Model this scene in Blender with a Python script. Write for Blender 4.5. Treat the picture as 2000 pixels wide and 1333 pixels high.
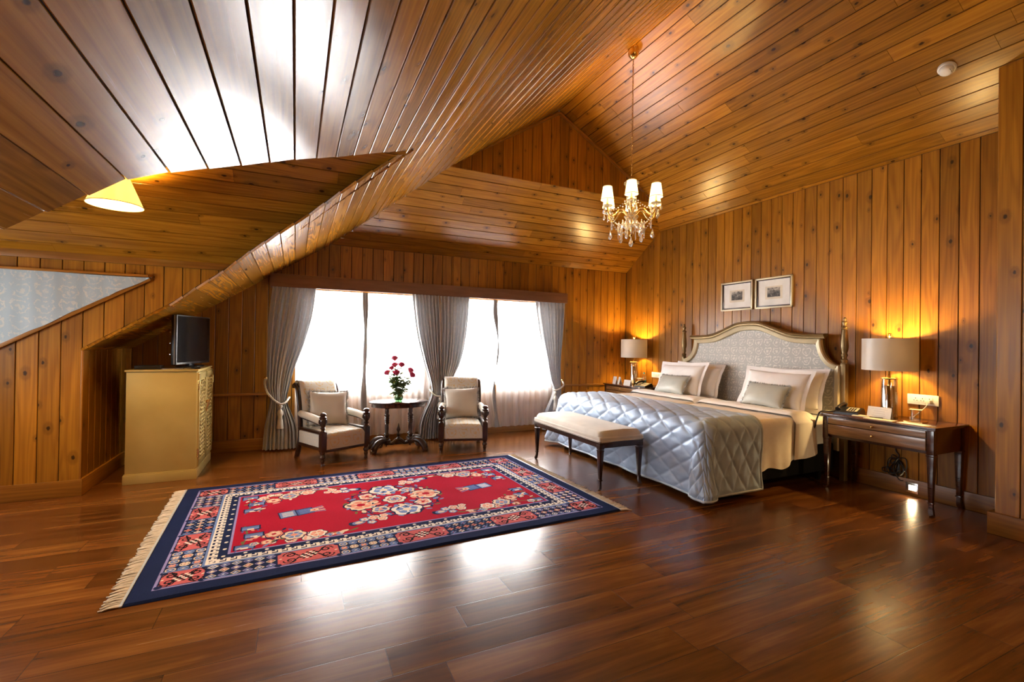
import bpy, bmesh, math, random
import numpy as np
from mathutils import Vector, Matrix, noise as mnoise

for _o in list(bpy.data.objects):
    bpy.data.objects.remove(_o)
random.seed(7)
S = bpy.context.scene
C = S.collection
V = Vector
PI = math.pi

# ---------------------------------------------------------------- camera
YAW, PITCH, ROLL, FPX = math.radians(24.94), math.radians(.33), math.radians(.85), 908.1
fw = V((math.sin(YAW) * math.cos(PITCH), math.cos(YAW) * math.cos(PITCH), math.sin(PITCH)))
rt = V((math.cos(YAW), -math.sin(YAW), 0))
up = rt.cross(fw)
r2 = rt * math.cos(ROLL) + up * math.sin(ROLL)
u2 = -rt * math.sin(ROLL) + up * math.cos(ROLL)
cam = bpy.data.objects.new('camera', bpy.data.cameras.new('camera'))
C.objects.link(cam)
mw = Matrix((r2, u2, -fw)).transposed().to_4x4()
mw.translation = V((0, 0, 1.35))
cam.matrix_world = mw
cam.data.sensor_width = 36
cam.data.lens = FPX / 2000 * 36
cam.data.clip_start = .02
S.camera = cam

# ---------------------------------------------------------------- exposure, sky, lights
S.view_settings.view_transform = 'Standard'
S.view_settings.look = 'None'
S.view_settings.gamma = 1
S.view_settings.exposure = 0.64
S.view_settings.use_curve_mapping = False
world = bpy.data.worlds.new('overcast_sky')
S.world = world
world.use_nodes = True
bg = world.node_tree.nodes['Background']
bg.inputs[0].default_value = (.86, .93, 1, 1)
bg.inputs[1].default_value = 3.0
DAY = (1.0, .975, .96)
WARM = (1.0, .63, .22)


def light(name, kind, loc, energy, color, size=.1, size_y=None, rot=None):
    d = bpy.data.lights.new(name, kind)
    d.energy = energy
    d.color = color
    if kind == 'AREA':
        d.size = size
        if size_y:
            d.shape = 'RECTANGLE'
            d.size_y = size_y
    else:
        d.shadow_soft_size = size
    o = bpy.data.objects.new(name, d)
    o.location = loc
    if rot:
        o.rotation_euler = rot
    C.objects.link(o)
    return o


# daylight outside the two windows of the far wall and the dormer window
light('daylight_window_one', 'AREA', (.82, 6.98, 1.42), 485, DAY, 2.2, 1.9, (-PI / 2, 0, 0))
light('daylight_window_two', 'AREA', (2.87, 6.98, 1.42), 485, DAY, 2.2, 1.9, (-PI / 2, 0, 0))
light('daylight_dormer_window', 'AREA', (-3.6, 3.7, 1.45), 100, DAY, 2.4, 1.3, (0, -PI / 2, 0))
# the ceiling lamp of the part of the room behind the camera
light('rear_ceiling_lamp', 'POINT', (2.6, -.9, 2.7), 40, (1.0, .7, .34), .14)

# ---------------------------------------------------------------- node helpers


def newmat(name):
    m = bpy.data.materials.new(name)
    m.use_nodes = True
    nt = m.node_tree
    nt.nodes.clear()
    out = nt.nodes.new('ShaderNodeOutputMaterial')
    b = nt.nodes.new('ShaderNodeBsdfPrincipled')
    nt.links.new(b.outputs[0], out.inputs[0])
    return m, nt, b, out


def N(nt, t, **kw):
    n = nt.nodes.new('ShaderNode' + t)
    for k, v in kw.items():
        setattr(n, k, v)
    return n


def lk(nt, a, b):
    nt.links.new(a, b)


def mth(nt, op, a, b=None, c=None):
    n = N(nt, 'Math', operation=op)
    for i, x in enumerate((a, b, c)):
        if x is None:
            continue
        if isinstance(x, (int, float)):
            n.inputs[i].default_value = x
        else:
            lk(nt, x, n.inputs[i])
    return n.outputs[0]


def mixc(nt, fac, a, b, mode='MIX'):
    n = N(nt, 'Mix', data_type='RGBA', blend_type=mode)
    for s, x in ((0, fac), (6, a), (7, b)):
        if isinstance(x, (int, float)):
            n.inputs[s].default_value = x
        elif isinstance(x, tuple):
            n.inputs[s].default_value = (*x[:3], 1)
        else:
            lk(nt, x, n.inputs[s])
    return n.outputs[2]


def ramp(nt, fac, stops):
    n = N(nt, 'ValToRGB')
    e = n.color_ramp.elements
    while len(e) < len(stops):
        e.new(.5)
    for i, (p, c) in enumerate(stops):
        e[i].position = p
        e[i].color = (*c, 1) if isinstance(c, tuple) else (c, c, c, 1)
    lk(nt, fac, n.inputs[0])
    return n.outputs[0]


def bump(nt, b, h, strength=.2, dist=.01):
    n = N(nt, 'Bump')
    n.inputs['Strength'].default_value = strength
    n.inputs['Distance'].default_value = dist
    lk(nt, h, n.inputs['Height'])
    lk(nt, n.outputs[0], b.inputs['Normal'])


def noise(nt, vec, scale, detail=3, rough=.5, dist=0):
    n = N(nt, 'TexNoise')
    n.inputs['Scale'].default_value = scale
    n.inputs['Detail'].default_value = detail
    n.inputs['Roughness'].default_value = rough
    n.inputs['Distortion'].default_value = dist
    if vec is not None:
        lk(nt, vec, n.inputs['Vector'])
    return n.outputs[0]


def comb(nt, x, y, z=0.0):
    n = N(nt, 'CombineXYZ')
    for i, v in enumerate((x, y, z)):
        if isinstance(v, (int, float)):
            n.inputs[i].default_value = v
        else:
            lk(nt, v, n.inputs[i])
    return n.outputs[0]


def sep(nt, vec):
    n = N(nt, 'SeparateXYZ')
    lk(nt, vec, n.inputs[0])
    return n.outputs


def pine(name, lo, hi, rough=.3, knots=True, tonevar=.35, spec=.5, bmp=.28):
    m, nt, b, out = newmat(name)
    uv = N(nt, 'UVMap').outputs[0]
    u, v, _ = sep(nt, uv)
    tone = N(nt, 'Attribute', attribute_name='tone').outputs['Fac']
    t50 = mth(nt, 'MULTIPLY', tone, 57.0)
    # broad cathedral figure
    n1 = noise(nt, comb(nt, mth(nt, 'MULTIPLY', u, .55), mth(nt, 'MULTIPLY', v, 7.0), t50), 1, 2, .4)
    rings = mth(nt, 'SINE', mth(nt, 'MULTIPLY', n1, 60.0))
    rings = mth(nt, 'MULTIPLY_ADD', rings, .5, .5)
    streak = noise(nt, comb(nt, mth(nt, 'MULTIPLY', u, 1.4), mth(nt, 'MULTIPLY', v, 90.0), t50), 1, 4, .6)
    g = mth(nt, 'ADD', mth(nt, 'MULTIPLY', rings, .2), mth(nt, 'MULTIPLY', streak, .7))
    blotch = noise(nt, comb(nt, mth(nt, 'MULTIPLY', u, 1.1), mth(nt, 'MULTIPLY', v, 3.0), t50), 1, 2)
    g = mth(nt, 'ADD', g, mth(nt, 'MULTIPLY', blotch, .35))
    col = mixc(nt, ramp(nt, g, [(.3, 0.0), (.95, 1.0)]), lo, hi)
    tv = mth(nt, 'MULTIPLY_ADD', tone, tonevar * 2, 1 - tonevar)
    hsv = N(nt, 'HueSaturation')
    lk(nt, col, hsv.inputs['Color'])
    lk(nt, tv, hsv.inputs['Value'])
    col = hsv.outputs[0]
    if knots:
        vo = N(nt, 'TexVoronoi', feature='F1', voronoi_dimensions='2D')
        vo.inputs['Scale'].default_value = 1
        vo.inputs['Randomness'].default_value = 1
        lk(nt, comb(nt, mth(nt, 'ADD', mth(nt, 'MULTIPLY', u, 3.2), t50), mth(nt, 'MULTIPLY', v, 5.2)), vo.inputs['Vector'])
        keep = mth(nt, 'GREATER_THAN', sep(nt, vo.outputs['Color'])[0], .42)
        d = mth(nt, 'ADD', vo.outputs['Distance'], mth(nt, 'MULTIPLY', noise(nt, comb(nt, mth(nt, 'MULTIPLY', u, 60.0), mth(nt, 'MULTIPLY', v, 80.0), t50), 1, 1), .04))
        sz = mth(nt, 'MULTIPLY_ADD', sep(nt, vo.outputs['Color'])[1], .065, .045)
        k = mth(nt, 'MULTIPLY', keep, mth(nt, 'SUBTRACT', 1.0, _smooth(nt, d, sz)))
        halo = mth(nt, 'MULTIPLY', keep, mth(nt, 'MULTIPLY', .35, mth(nt, 'SUBTRACT', 1.0, _smooth(nt, d, mth(nt, 'MULTIPLY', sz, 2.6)))))
        col = mixc(nt, halo, col, tuple(x * .35 for x in lo))
        col = mixc(nt, mth(nt, 'MULTIPLY', k, .9), col, tuple(x * .12 for x in lo))
    lk(nt, col, b.inputs['Base Color'])
    rr = mth(nt, 'MULTIPLY_ADD', streak, .12, rough - .06)
    lk(nt, rr, b.inputs['Roughness'])
    b.inputs['Specular IOR Level'].default_value = spec
    wob = noise(nt, comb(nt, mth(nt, 'MULTIPLY', u, 2.2), mth(nt, 'MULTIPLY', v, 9.0), t50), 1, 2)
    bump(nt, b, mth(nt, 'ADD', mth(nt, 'MULTIPLY', wob, .9), mth(nt, 'MULTIPLY', streak, .12)), bmp, .006)
    return m


def _smooth(nt, d, sz):
    mr = N(nt, 'MapRange', interpolation_type='SMOOTHSTEP')
    lk(nt, d, mr.inputs['Value'])
    a = mth(nt, 'MULTIPLY', sz, .6)
    lk(nt, a, mr.inputs['From Min'])
    lk(nt, sz, mr.inputs['From Max'])
    return mr.outputs[0]


def plain(name, c, rough=.5, metal=0.0, c2=None, nscale=8.0, bmp=0.0, bscale=60.0, spec=.5, sheen=0.0, coat=0.0, stretch=None):
    m, nt, b, out = newmat(name)
    tc = N(nt, 'TexCoord').outputs['Object']
    if stretch:
        mp = N(nt, 'Mapping')
        mp.inputs['Scale'].default_value = stretch
        lk(nt, tc, mp.inputs[0])
        tc = mp.outputs[0]
    c2 = c2 or tuple(x * .86 for x in c)
    lk(nt, mixc(nt, ramp(nt, noise(nt, tc, nscale, 3), [(.3, 0.0), (.7, 1.0)]), c, c2), b.inputs['Base Color'])
    b.inputs['Roughness'].default_value = rough
    b.inputs['Metallic'].default_value = metal
    b.inputs['Specular IOR Level'].default_value = spec
    if sheen:
        b.inputs['Sheen Weight'].default_value = sheen
    if coat:
        b.inputs['Coat Weight'].default_value = coat
        b.inputs['Coat Roughness'].default_value = .12
    if bmp:
        bump(nt, b, noise(nt, tc, bscale, 3), bmp, .004)
    return m


def damask(name, base, motif, scale, axes=(1, 2), rough=.55, sheen=.2, amount=1.0, metal=0.0, warp=.5, transl=0.0):
    m, nt, b, out = newmat(name)
    tc = N(nt, 'TexCoord').outputs['Object']
    s = sep(nt, tc)
    A0 = mth(nt, 'MULTIPLY', s[axes[0]], scale * 2 * PI)
    B0 = mth(nt, 'MULTIPLY', s[axes[1]], scale * 1.15 * PI)
    A = mth(nt, 'ADD', A0, mth(nt, 'MULTIPLY', mth(nt, 'SINE', mth(nt, 'MULTIPLY', B0, 2.0)), .3))
    B = mth(nt, 'ADD', B0, mth(nt, 'MULTIPLY', mth(nt, 'COSINE', mth(nt, 'MULTIPLY', A0, 1.0)), .35))
    g = mth(nt, 'MULTIPLY', mth(nt, 'COSINE', mth(nt, 'MULTIPLY', A, .5)), mth(nt, 'COSINE', B))
    g = mth(nt, 'ABSOLUTE', g)
    fine = noise(nt, tc, scale * 9, 2)
    g = mth(nt, 'ADD', g, mth(nt, 'MULTIPLY_ADD', fine, warp, -warp / 2))
    ring = ramp(nt, g, [(.28, 0.0), (.35, 1.0), (.47, 1.0), (.54, 0.0)])
    core = ramp(nt, g, [(.86, 0.0), (.93, .8)])
    brk = ramp(nt, noise(nt, tc, scale * 4.3, 1), [(.36, 0.0), (.5, 1.0)])
    f = mth(nt, 'MULTIPLY', mth(nt, 'MULTIPLY', mth(nt, 'MAXIMUM', ring, core), brk), amount)
    lk(nt, mixc(nt, f, base, motif), b.inputs['Base Color'])
    b.inputs['Roughness'].default_value = rough
    b.inputs['Metallic'].default_value = metal
    b.inputs['Sheen Weight'].default_value = sheen
    bump(nt, b, noise(nt, tc, 420, 2), .15, .002)
    if transl:                       # thin cloth: some daylight shines through
        tl = N(nt, 'BsdfTranslucent')
        tl.inputs[0].default_value = (*base, 1)
        mx = N(nt, 'MixShader')
        mx.inputs[0].default_value = transl
        lk(nt, b.outputs[0], mx.inputs[1])
        lk(nt, tl.outputs[0], mx.inputs[2])
        lk(nt, mx.outputs[0], out.inputs[0])
    return m


def emissive(name, c, strength, base=None, mix=.5):
    m, nt, b, out = newmat(name)
    b.inputs['Base Color'].default_value = (*(base or c), 1)
    b.inputs['Roughness'].default_value = .7
    b.inputs['Emission Color'].default_value = (*c, 1)
    b.inputs['Emission Strength'].default_value = strength
    return m


def glassy(name, tint=(1, 1, 1), gloss=.05, rough=.02):
    # thin clear glass: light passes, edges and faces reflect
    m, nt, b, out = newmat(name)
    nt.nodes.remove(b)
    tr = N(nt, 'BsdfTransparent')
    tr.inputs[0].default_value = (*tint, 1)
    gl = N(nt, 'BsdfGlossy')
    gl.inputs['Roughness'].default_value = rough
    lw = N(nt, 'LayerWeight')
    lw.inputs[0].default_value = .35
    f = mth(nt, 'MULTIPLY_ADD', lw.outputs['Fresnel'], .55, gloss)
    mx = N(nt, 'MixShader')
    lk(nt, f, mx.inputs[0])
    lk(nt, tr.outputs[0], mx.inputs[1])
    lk(nt, gl.outputs[0], mx.inputs[2])
    lk(nt, mx.outputs[0], out.inputs[0])
    return m


def crystal(name, tint=(1, .97, .9)):
    m, nt, b, out = newmat(name)
    b.inputs['Base Color'].default_value = (*tint, 1)
    b.inputs['Transmission Weight'].default_value = .82
    b.inputs['Roughness'].default_value = .03
    b.inputs['IOR'].default_value = 1.52
    return m


def sheer(name, c, trans=.5, transl=.8):
    m, nt, b, out = newmat(name)
    nt.nodes.remove(b)
    tc = N(nt, 'TexCoord').outputs['Object']
    w = noise(nt, tc, 500, 1)
    tr = N(nt, 'BsdfTransparent')
    tl = N(nt, 'BsdfTranslucent')
    tl.inputs[0].default_value = (*c, 1)
    df = N(nt, 'BsdfDiffuse')
    df.inputs[0].default_value = (*c, 1)
    m1 = N(nt, 'MixShader')
    m1.inputs[0].default_value = transl
    lk(nt, df.outputs[0], m1.inputs[1])
    lk(nt, tl.outputs[0], m1.inputs[2])
    m2 = N(nt, 'MixShader')
    lk(nt, mth(nt, 'MULTIPLY_ADD', w, .2, 1 - trans - .1), m2.inputs[0])
    lk(nt, tr.outputs[0], m2.inputs[1])
    lk(nt, m1.outputs[0], m2.inputs[2])
    lk(nt, m2.outputs[0], out.inputs[0])
    return m


def shade_mat(name, c, emis, estr, transl=.5, rough=.6):
    # lit fabric shade: diffuse cloth that lets its bulb shine through
    m, nt, b, out = newmat(name)
    b.inputs['Base Color'].default_value = (*c, 1)
    b.inputs['Roughness'].default_value = rough
    if estr:
        b.inputs['Emission Color'].default_value = (*emis, 1)
        b.inputs['Emission Strength'].default_value = estr
    tl = N(nt, 'BsdfTranslucent')
    tl.inputs[0].default_value = (*c, 1)
    mx = N(nt, 'MixShader')
    mx.inputs[0].default_value = transl
    lk(nt, b.outputs[0], mx.inputs[1])
    lk(nt, tl.outputs[0], mx.inputs[2])
    lk(nt, mx.outputs[0], out.inputs[0])
    bump(nt, b, noise(nt, N(nt, 'TexCoord').outputs['Object'], 300, 2), .1, .002)
    return m


def floor_mat():
    m, nt, b, out = newmat('laminate_floor')
    tc = N(nt, 'TexCoord').outputs['Object']
    x, y, z = sep(nt, tc)
    W, L = .19, 1.22
    row = mth(nt, 'FLOOR', mth(nt, 'DIVIDE', y, W))
    wn = N(nt, 'TexWhiteNoise', noise_dimensions='1D')
    lk(nt, row, wn.inputs['W'])
    xs = mth(nt, 'ADD', x, mth(nt, 'MULTIPLY', wn.outputs[0], L))
    col_i = mth(nt, 'FLOOR', mth(nt, 'DIVIDE', xs, L))
    wn2 = N(nt, 'TexWhiteNoise', noise_dimensions='2D')
    lk(nt, comb(nt, row, col_i), wn2.inputs['Vector'])
    pid = wn2.outputs[0]
    fy = mth(nt, 'FRACT', mth(nt, 'DIVIDE', y, W))
    fx = mth(nt, 'FRACT', mth(nt, 'DIVIDE', xs, L))
    ey = mth(nt, 'MULTIPLY', mth(nt, 'MINIMUM', fy, mth(nt, 'SUBTRACT', 1.0, fy)), W)
    ex = mth(nt, 'MULTIPLY', mth(nt, 'MINIMUM', fx, mth(nt, 'SUBTRACT', 1.0, fx)), L)
    e = mth(nt, 'MINIMUM', ex, ey)
    seam = ramp(nt, mth(nt, 'MULTIPLY', e, 200.0), [(.15, 1.0), (.5, 0.0)])
    p50 = mth(nt, 'MULTIPLY', pid, 91.0)
    n1 = noise(nt, comb(nt, mth(nt, 'MULTIPLY', x, .9), mth(nt, 'MULTIPLY', y, 9.0), p50), 1, 4, .6, .6)
    st = noise(nt, comb(nt, mth(nt, 'MULTIPLY', x, 2.2), mth(nt, 'MULTIPLY', y, 45.0), p50), 1, 3)
    g = mth(nt, 'ADD', mth(nt, 'MULTIPLY', n1, .8), mth(nt, 'MULTIPLY', st, .26))
    col = ramp(nt, g, [(.3, (.042, .0115, .0022)), (.55, (.13, .042, .0075)), (.8, (.26, .105, .019))])
    hsv = N(nt, 'HueSaturation')
    lk(nt, col, hsv.inputs['Color'])
    lk(nt, mth(nt, 'MULTIPLY_ADD', pid, .34, .84), hsv.inputs['Value'])
    col = mixc(nt, mth(nt, 'MULTIPLY', seam, .75), hsv.outputs[0], (.02, .006, .003))
    lk(nt, col, b.inputs['Base Color'])
    lk(nt, mth(nt, 'MULTIPLY_ADD', mth(nt, 'ADD', mth(nt, 'MULTIPLY', st, .35), pid), .06, .2), b.inputs['Roughness'])
    b.inputs['Specular IOR Level'].default_value = .42
    wob = noise(nt, tc, 3.0, 1)
    bump(nt, b, mth(nt, 'SUBTRACT', mth(nt, 'MULTIPLY', wob, .6), mth(nt, 'MULTIPLY', seam, .25)), .12, .004)
    return m


MAT = {}
MAT['pine_wall'] = pine('pine_wall_boards', (.185, .064, .0045), (.42, .178, .013), .32, tonevar=.24, spec=.42)
MAT['pine_window_wall'] = MAT['pine_wall']
MAT['pine_ceiling'] = pine('pine_ceiling_boards', (.175, .062, .0042), (.40, .17, .012), .25, tonevar=.22, spec=.3, bmp=.11)
MAT['pine_trim'] = pine('pine_trim', (.2, .07, .007), (.38, .16, .02), .33, knots=False, tonevar=.2)
MAT['groove'] = plain('dark_board_groove', (.035, .011, .004), .6)
MAT['floor'] = floor_mat()
MAT['pelmet'] = plain('stained_pelmet_wood', (.2, .1, .06), .4, c2=(.15, .07, .04), nscale=3, stretch=(1, 8, 8))
MAT['mahogany'] = plain('mahogany', (.06, .0165, .008), .26, c2=(.03, .008, .004), nscale=5, coat=.5, stretch=(9, 9, 1.5))
MAT['walnut_dark'] = plain('dark_walnut', (.042, .015, .009), .28, c2=(.022, .008, .005), nscale=6, coat=.4, stretch=(9, 9, 1.5))
MAT['ns_wood'] = plain('nightstand_wood', (.082, .026, .012), .24, c2=(.04, .012, .006), nscale=5, coat=.5, stretch=(9, 1.5, 9))
MAT['ns_front'] = plain('nightstand_drawer_veneer', (.3, .14, .045), .27, c2=(.17, .075, .024), nscale=4, coat=.4, stretch=(9, 1.2, 12))
MAT['gold_paint'] = plain('gold_painted_wood', (.58, .44, .15), .38, .45, c2=(.49, .36, .11), nscale=3, bmp=.12, bscale=30)
MAT['gold_wood'] = plain('antique_gold_wood', (.27, .18, .075), .34, .45, c2=(.2, .13, .05), nscale=6)
MAT['champagne'] = plain('champagne_painted_moulding', (.62, .52, .33), .38, .25)
MAT['brass'] = plain('polished_brass', (.83, .57, .2), .2, 1.0)
MAT['chrome'] = plain('mirror_lining', (.86, .78, .66), .1, 1.0)
MAT['curtain'] = damask('grey_damask_curtain', (.43, .44, .455), (.54, .52, .48), 4.0, (0, 2), .5, .3, .5, transl=.045)
MAT['curtain_blue'] = damask('blue_grey_damask_curtain', (.36, .44, .48), (.58, .56, .48), 6.5, (0, 2), .55, .2, .75, warp=.95)
MAT['sheer'] = sheer('white_sheer', (.95, .92, .9), .24, .62)
MAT['sheer_hem'] = plain('grey_sheer_edging', (.33, .34, .34), .7)
MAT['chair_fabric'] = damask('cream_damask_upholstery', (.58, .55, .47), (.6, .4, .12), 7.0, (0, 2), .45, .25, .8, warp=.7)
MAT['chair_side'] = damask('blue_cream_damask_panel', (.55, .56, .55), (.66, .62, .54), 7, (1, 2), .5, .3, .8)
MAT['cushion'] = plain('cream_silk_cushion', (.6, .57, .49), .4, c2=(.53, .5, .43), nscale=5, bmp=.1, bscale=25, sheen=.3)
MAT['fringe_grey'] = plain('grey_fringe', (.22, .24, .25), .85, c2=(.55, .54, .5), nscale=22, bmp=.5, bscale=150)
MAT['bench_fabric'] = plain('ivory_bench_fabric', (.66, .6, .5), .65, bmp=.12, bscale=300, sheen=.2)
MAT['white_cotton'] = plain('white_cotton', (.9, .88, .87), .75, c2=(.86, .83, .82), nscale=4, bmp=.1, bscale=18)
MAT['cream_spread'] = plain('cream_ribbed_bedspread', (.87, .81, .75), .75, c2=(.82, .75, .68), nscale=3, bmp=.35, bscale=40, stretch=(6, 1, 6))
MAT['quilt'] = plain('silver_blue_satin', (.42, .54, .735), .44, .08, c2=(.37, .49, .68), nscale=4, bmp=.14, bscale=26, sheen=.1)
MAT['quilt_edge'] = plain('satin_piping', (.5, .56, .63), .4, .2)
MAT['headboard_fabric'] = damask('grey_damask_headboard', (.4, .385, .355), (.7, .66, .58), 8.6, (1, 2), .5, .2, .9, warp=.75)
MAT['grey_silk'] = plain('grey_green_silk', (.45, .46, .41), .42, c2=(.38, .395, .36), nscale=6, bmp=.1, bscale=40, sheen=.2)
MAT['black_base'] = plain('black_bed_base', (.008, .007, .007), .85, spec=.1)
MAT['black_plastic'] = plain('black_plastic', (.012, .012, .014), .3)
MAT['screen'] = plain('black_screen', (.006, .006, .008), .12)
MAT['grey_plastic'] = plain('light_grey_plastic', (.5, .47, .4), .45)
MAT['silver'] = plain('silver_metal', (.75, .75, .77), .25, 1.0)
MAT['white_plastic'] = plain('white_plastic', (.85, .83, .79), .4)
MAT['card'] = plain('white_card', (.85, .82, .76), .6)
MAT['paper'] = plain('cream_paper', (.74, .66, .52), .7)
MAT['ink'] = plain('grey_print', (.6, .57, .52), .7)
MAT['glass'] = glassy('clear_glass')
MAT['pane'] = glassy('window_pane', (.97, .98, .98), .03)
MAT['crystal'] = crystal('cut_crystal')
MAT['green_glass'] = glassy('green_vase_glass', (.55, .8, .55), .1)
MAT['water_label'] = plain('teal_bottle_label', (.12, .5, .45), .5)
MAT['rose'] = plain('deep_pink_rose', (.72, .09, .19), .5, c2=(.5, .03, .1), nscale=60)
MAT['leaf'] = plain('rose_leaf', (.13, .23, .07), .45, c2=(.2, .28, .1), nscale=30)
MAT['stem'] = plain('rose_stem', (.09, .16, .04), .5)
MAT['lamp_shade'] = shade_mat('silver_grey_shade', (.56, .51, .45), (1, .7, .35), 0, .12, .42)
MAT['candle_shade'] = shade_mat('lit_cream_shade', (.9, .82, .62), (1, .78, .4), 2.2, .5)
MAT['pendant_shade'] = shade_mat('lit_yellow_shade', (.9, .8, .45), (1, .78, .2), .55, .5)
MAT['bulb'] = emissive('lit_bulb', (1, .8, .45), 25)
MAT['night_bulb'] = emissive('night_light_lens', (1, .82, .5), 14)
MAT['fringe'] = plain('cream_rug_fringe', (.68, .6, .48), .85, c2=(.55, .47, .36), nscale=50)
MAT['aluminium_window'] = plain('white_window_frame', (.75, .74, .72), .5)
MAT['print_grey'] = None


def etching(name, seed):
    m, nt, b, out = newmat(name)
    tc = N(nt, 'TexCoord').outputs['Object']
    mp = N(nt, 'Mapping')
    mp.inputs['Location'].default_value = (seed, seed * 2, seed * .5)
    lk(nt, tc, mp.inputs[0])
    n = noise(nt, mp.outputs[0], 26, 5, .65)
    z = sep(nt, tc)[2]
    f = mth(nt, 'ADD', n, mth(nt, 'MULTIPLY', z, 2.2))
    lk(nt, ramp(nt, f, [(.38, (.02, .018, .016)), (.55, (.16, .14, .12)), (.72, (.5, .45, .38))]), b.inputs['Base Color'])
    b.inputs['Roughness'].default_value = .6
    return m


# ---------------------------------------------------------------- mesh helpers


def link(name, bm, mat, parent=None, smooth=None, loc=None):
    me = bpy.data.meshes.new(name)
    bm.to_mesh(me)
    bm.free()
    for mm in (mat if isinstance(mat, (list, tuple)) else [mat]):
        me.materials.append(mm)
    o = bpy.data.objects.new(name, me)
    C.objects.link(o)
    if smooth is not None:
        me.polygons.foreach_set('use_smooth', [True] * len(me.polygons))
        me.set_sharp_from_angle(angle=math.radians(smooth))
    if parent:
        o.parent = parent
    if loc:
        o.location = loc
    return o


def thing(name, label, cat, loc=(0, 0, 0), rz=0, group=None):
    o = bpy.data.objects.new(name, None)
    o.empty_display_size = .1
    C.objects.link(o)
    o.location = loc
    o.rotation_euler = (0, 0, rz)
    return tag(o, label, cat, group)


def tag(o, label, cat, group=None):
    o['label'] = label
    o['category'] = cat
    if group:
        o['group'] = group
    return o


def struct(o):
    o['kind'] = 'structure'
    return o


def dup(root, loc, rz=None, label=None, name=None):
    r = root.copy()
    C.objects.link(r)
    r.location = loc
    if rz is not None:
        r.rotation_euler = (0, 0, rz)
    if label:
        r['label'] = label
    for ch in list(root.children):
        c = ch.copy()
        C.objects.link(c)
        c.parent = r
        for g in list(ch.children):
            d = g.copy()
            C.objects.link(d)
            d.parent = c
    return r


def nb():
    return bmesh.new()


def box(bm, c, s, bev=0.0, M=None, seg=2, taper=None):
    g = bmesh.ops.create_cube(bm, size=1)
    vs = g['verts']
    for v in vs:
        x, y, z = v.co
        k = 1.0
        if taper and z < 0:
            k = taper
        v.co = V((x * s[0] * k, y * s[1] * k, z * s[2]))
    if bev:
        es = list({e for v in vs for e in v.link_edges})
        r = bmesh.ops.bevel(bm, geom=es, offset=bev, segments=seg, profile=.6, affect='EDGES')
        vs = list({v for f in r['faces'] for v in f.verts} | {v for v in vs if v.is_valid})
    for v in vs:
        v.co = v.co + V(c)
    if M:
        for v in vs:
            v.co = M @ v.co
    return vs


def lathe(bm, prof, c=(0, 0, 0), seg=20, M=None, cap=True):
    rings = []
    for r, z in prof:
        ring = []
        for i in range(seg):
            a = 2 * PI * i / seg
            p = V((r * math.cos(a), r * math.sin(a), z)) + V(c)
            ring.append(bm.verts.new(M @ p if M else p))
        rings.append(ring)
    for a, b in zip(rings, rings[1:]):
        for i in range(seg):
            j = (i + 1) % seg
            bm.faces.new((a[i], a[j], b[j], b[i]))
    if cap:
        bm.faces.new(rings[0][::-1])
        bm.faces.new(rings[-1])
    return rings


def tube(bm, pts, r, seg=8, closed=False):
    pts = [V(p) for p in pts]
    n = len(pts)
    rad = r if isinstance(r, (list, tuple)) else [r] * n
    prev = None
    rings = []
    for i, p in enumerate(pts):
        if closed:
            t = (pts[(i + 1) % n] - pts[i - 1]).normalized()
        else:
            t = (pts[min(i + 1, n - 1)] - pts[max(i - 1, 0)]).normalized()
        if prev is None:
            a = t.orthogonal().normalized()
        else:
            a = prev - t * prev.dot(t)
            a = a.normalized() if a.length > 1e-6 else t.orthogonal().normalized()
        prev = a
        b = t.cross(a)
        rings.append([bm.verts.new(p + (a * math.cos(2 * PI * k / seg) + b * math.sin(2 * PI * k / seg)) * rad[i]) for k in range(seg)])
    m = n if closed else n - 1
    for i in range(m):
        A, B = rings[i], rings[(i + 1) % n]
        for k in range(seg):
            j = (k + 1) % seg
            bm.faces.new((A[k], A[j], B[j], B[k]))
    if not closed:
        bm.faces.new(rings[0][::-1])
        bm.faces.new(rings[-1])


def gridf(bm, nu, nv, f, closeu=False):
    vs = [[bm.verts.new(f(i / nu, j / nv)) for j in range(nv + 1)] for i in range(nu + (0 if closeu else 1))]
    fs = []
    for i in range(nu):
        for j in range(nv):
            a, b = vs[i], vs[(i + 1) % len(vs)]
            fs.append(bm.faces.new((a[j], b[j], b[j + 1], a[j + 1])))
    return vs, fs


def prism(bm, pts, d, M=None):
    """extrude a 2D outline (x,z) by d along y"""
    a = [bm.verts.new(V((x, 0, z))) for x, z in pts]
    b = [bm.verts.new(V((x, d, z))) for x, z in pts]
    bm.faces.new(a)
    bm.faces.new(b[::-1])
    n = len(pts)
    for i in range(n):
        bm.faces.new((a[i], b[i], b[(i + 1) % n], a[(i + 1) % n]))
    if M:
        for v in a + b:
            v.co = M @ v.co
    bmesh.ops.recalc_face_normals(bm, faces=bm.faces[:])
    return a + b


def spline(pts, n=8):
    """Catmull-Rom through points"""
    P = [V(p) for p in pts]
    P = [P[0] * 2 - P[1]] + P + [P[-1] * 2 - P[-2]]
    out = []
    for i in range(1, len(P) - 2):
        for k in range(n):
            t = k / n
            p0, p1, p2, p3 = P[i - 1:i + 3]
            out.append(.5 * ((2 * p1) + (p2 - p0) * t + (2 * p0 - 5 * p1 + 4 * p2 - p3) * t * t + (3 * p1 - p0 - 3 * p2 + p3) * t ** 3))
    out.append(P[-2])
    return out


def interp(tbl, x):
    if x <= tbl[0][0]:
        return tbl[0][1]
    for (a, b), (c, d) in zip(tbl, tbl[1:]):
        if x <= c:
            t = (x - a) / (c - a)
            return b + (d - b) * t
    return tbl[-1][1]


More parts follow.
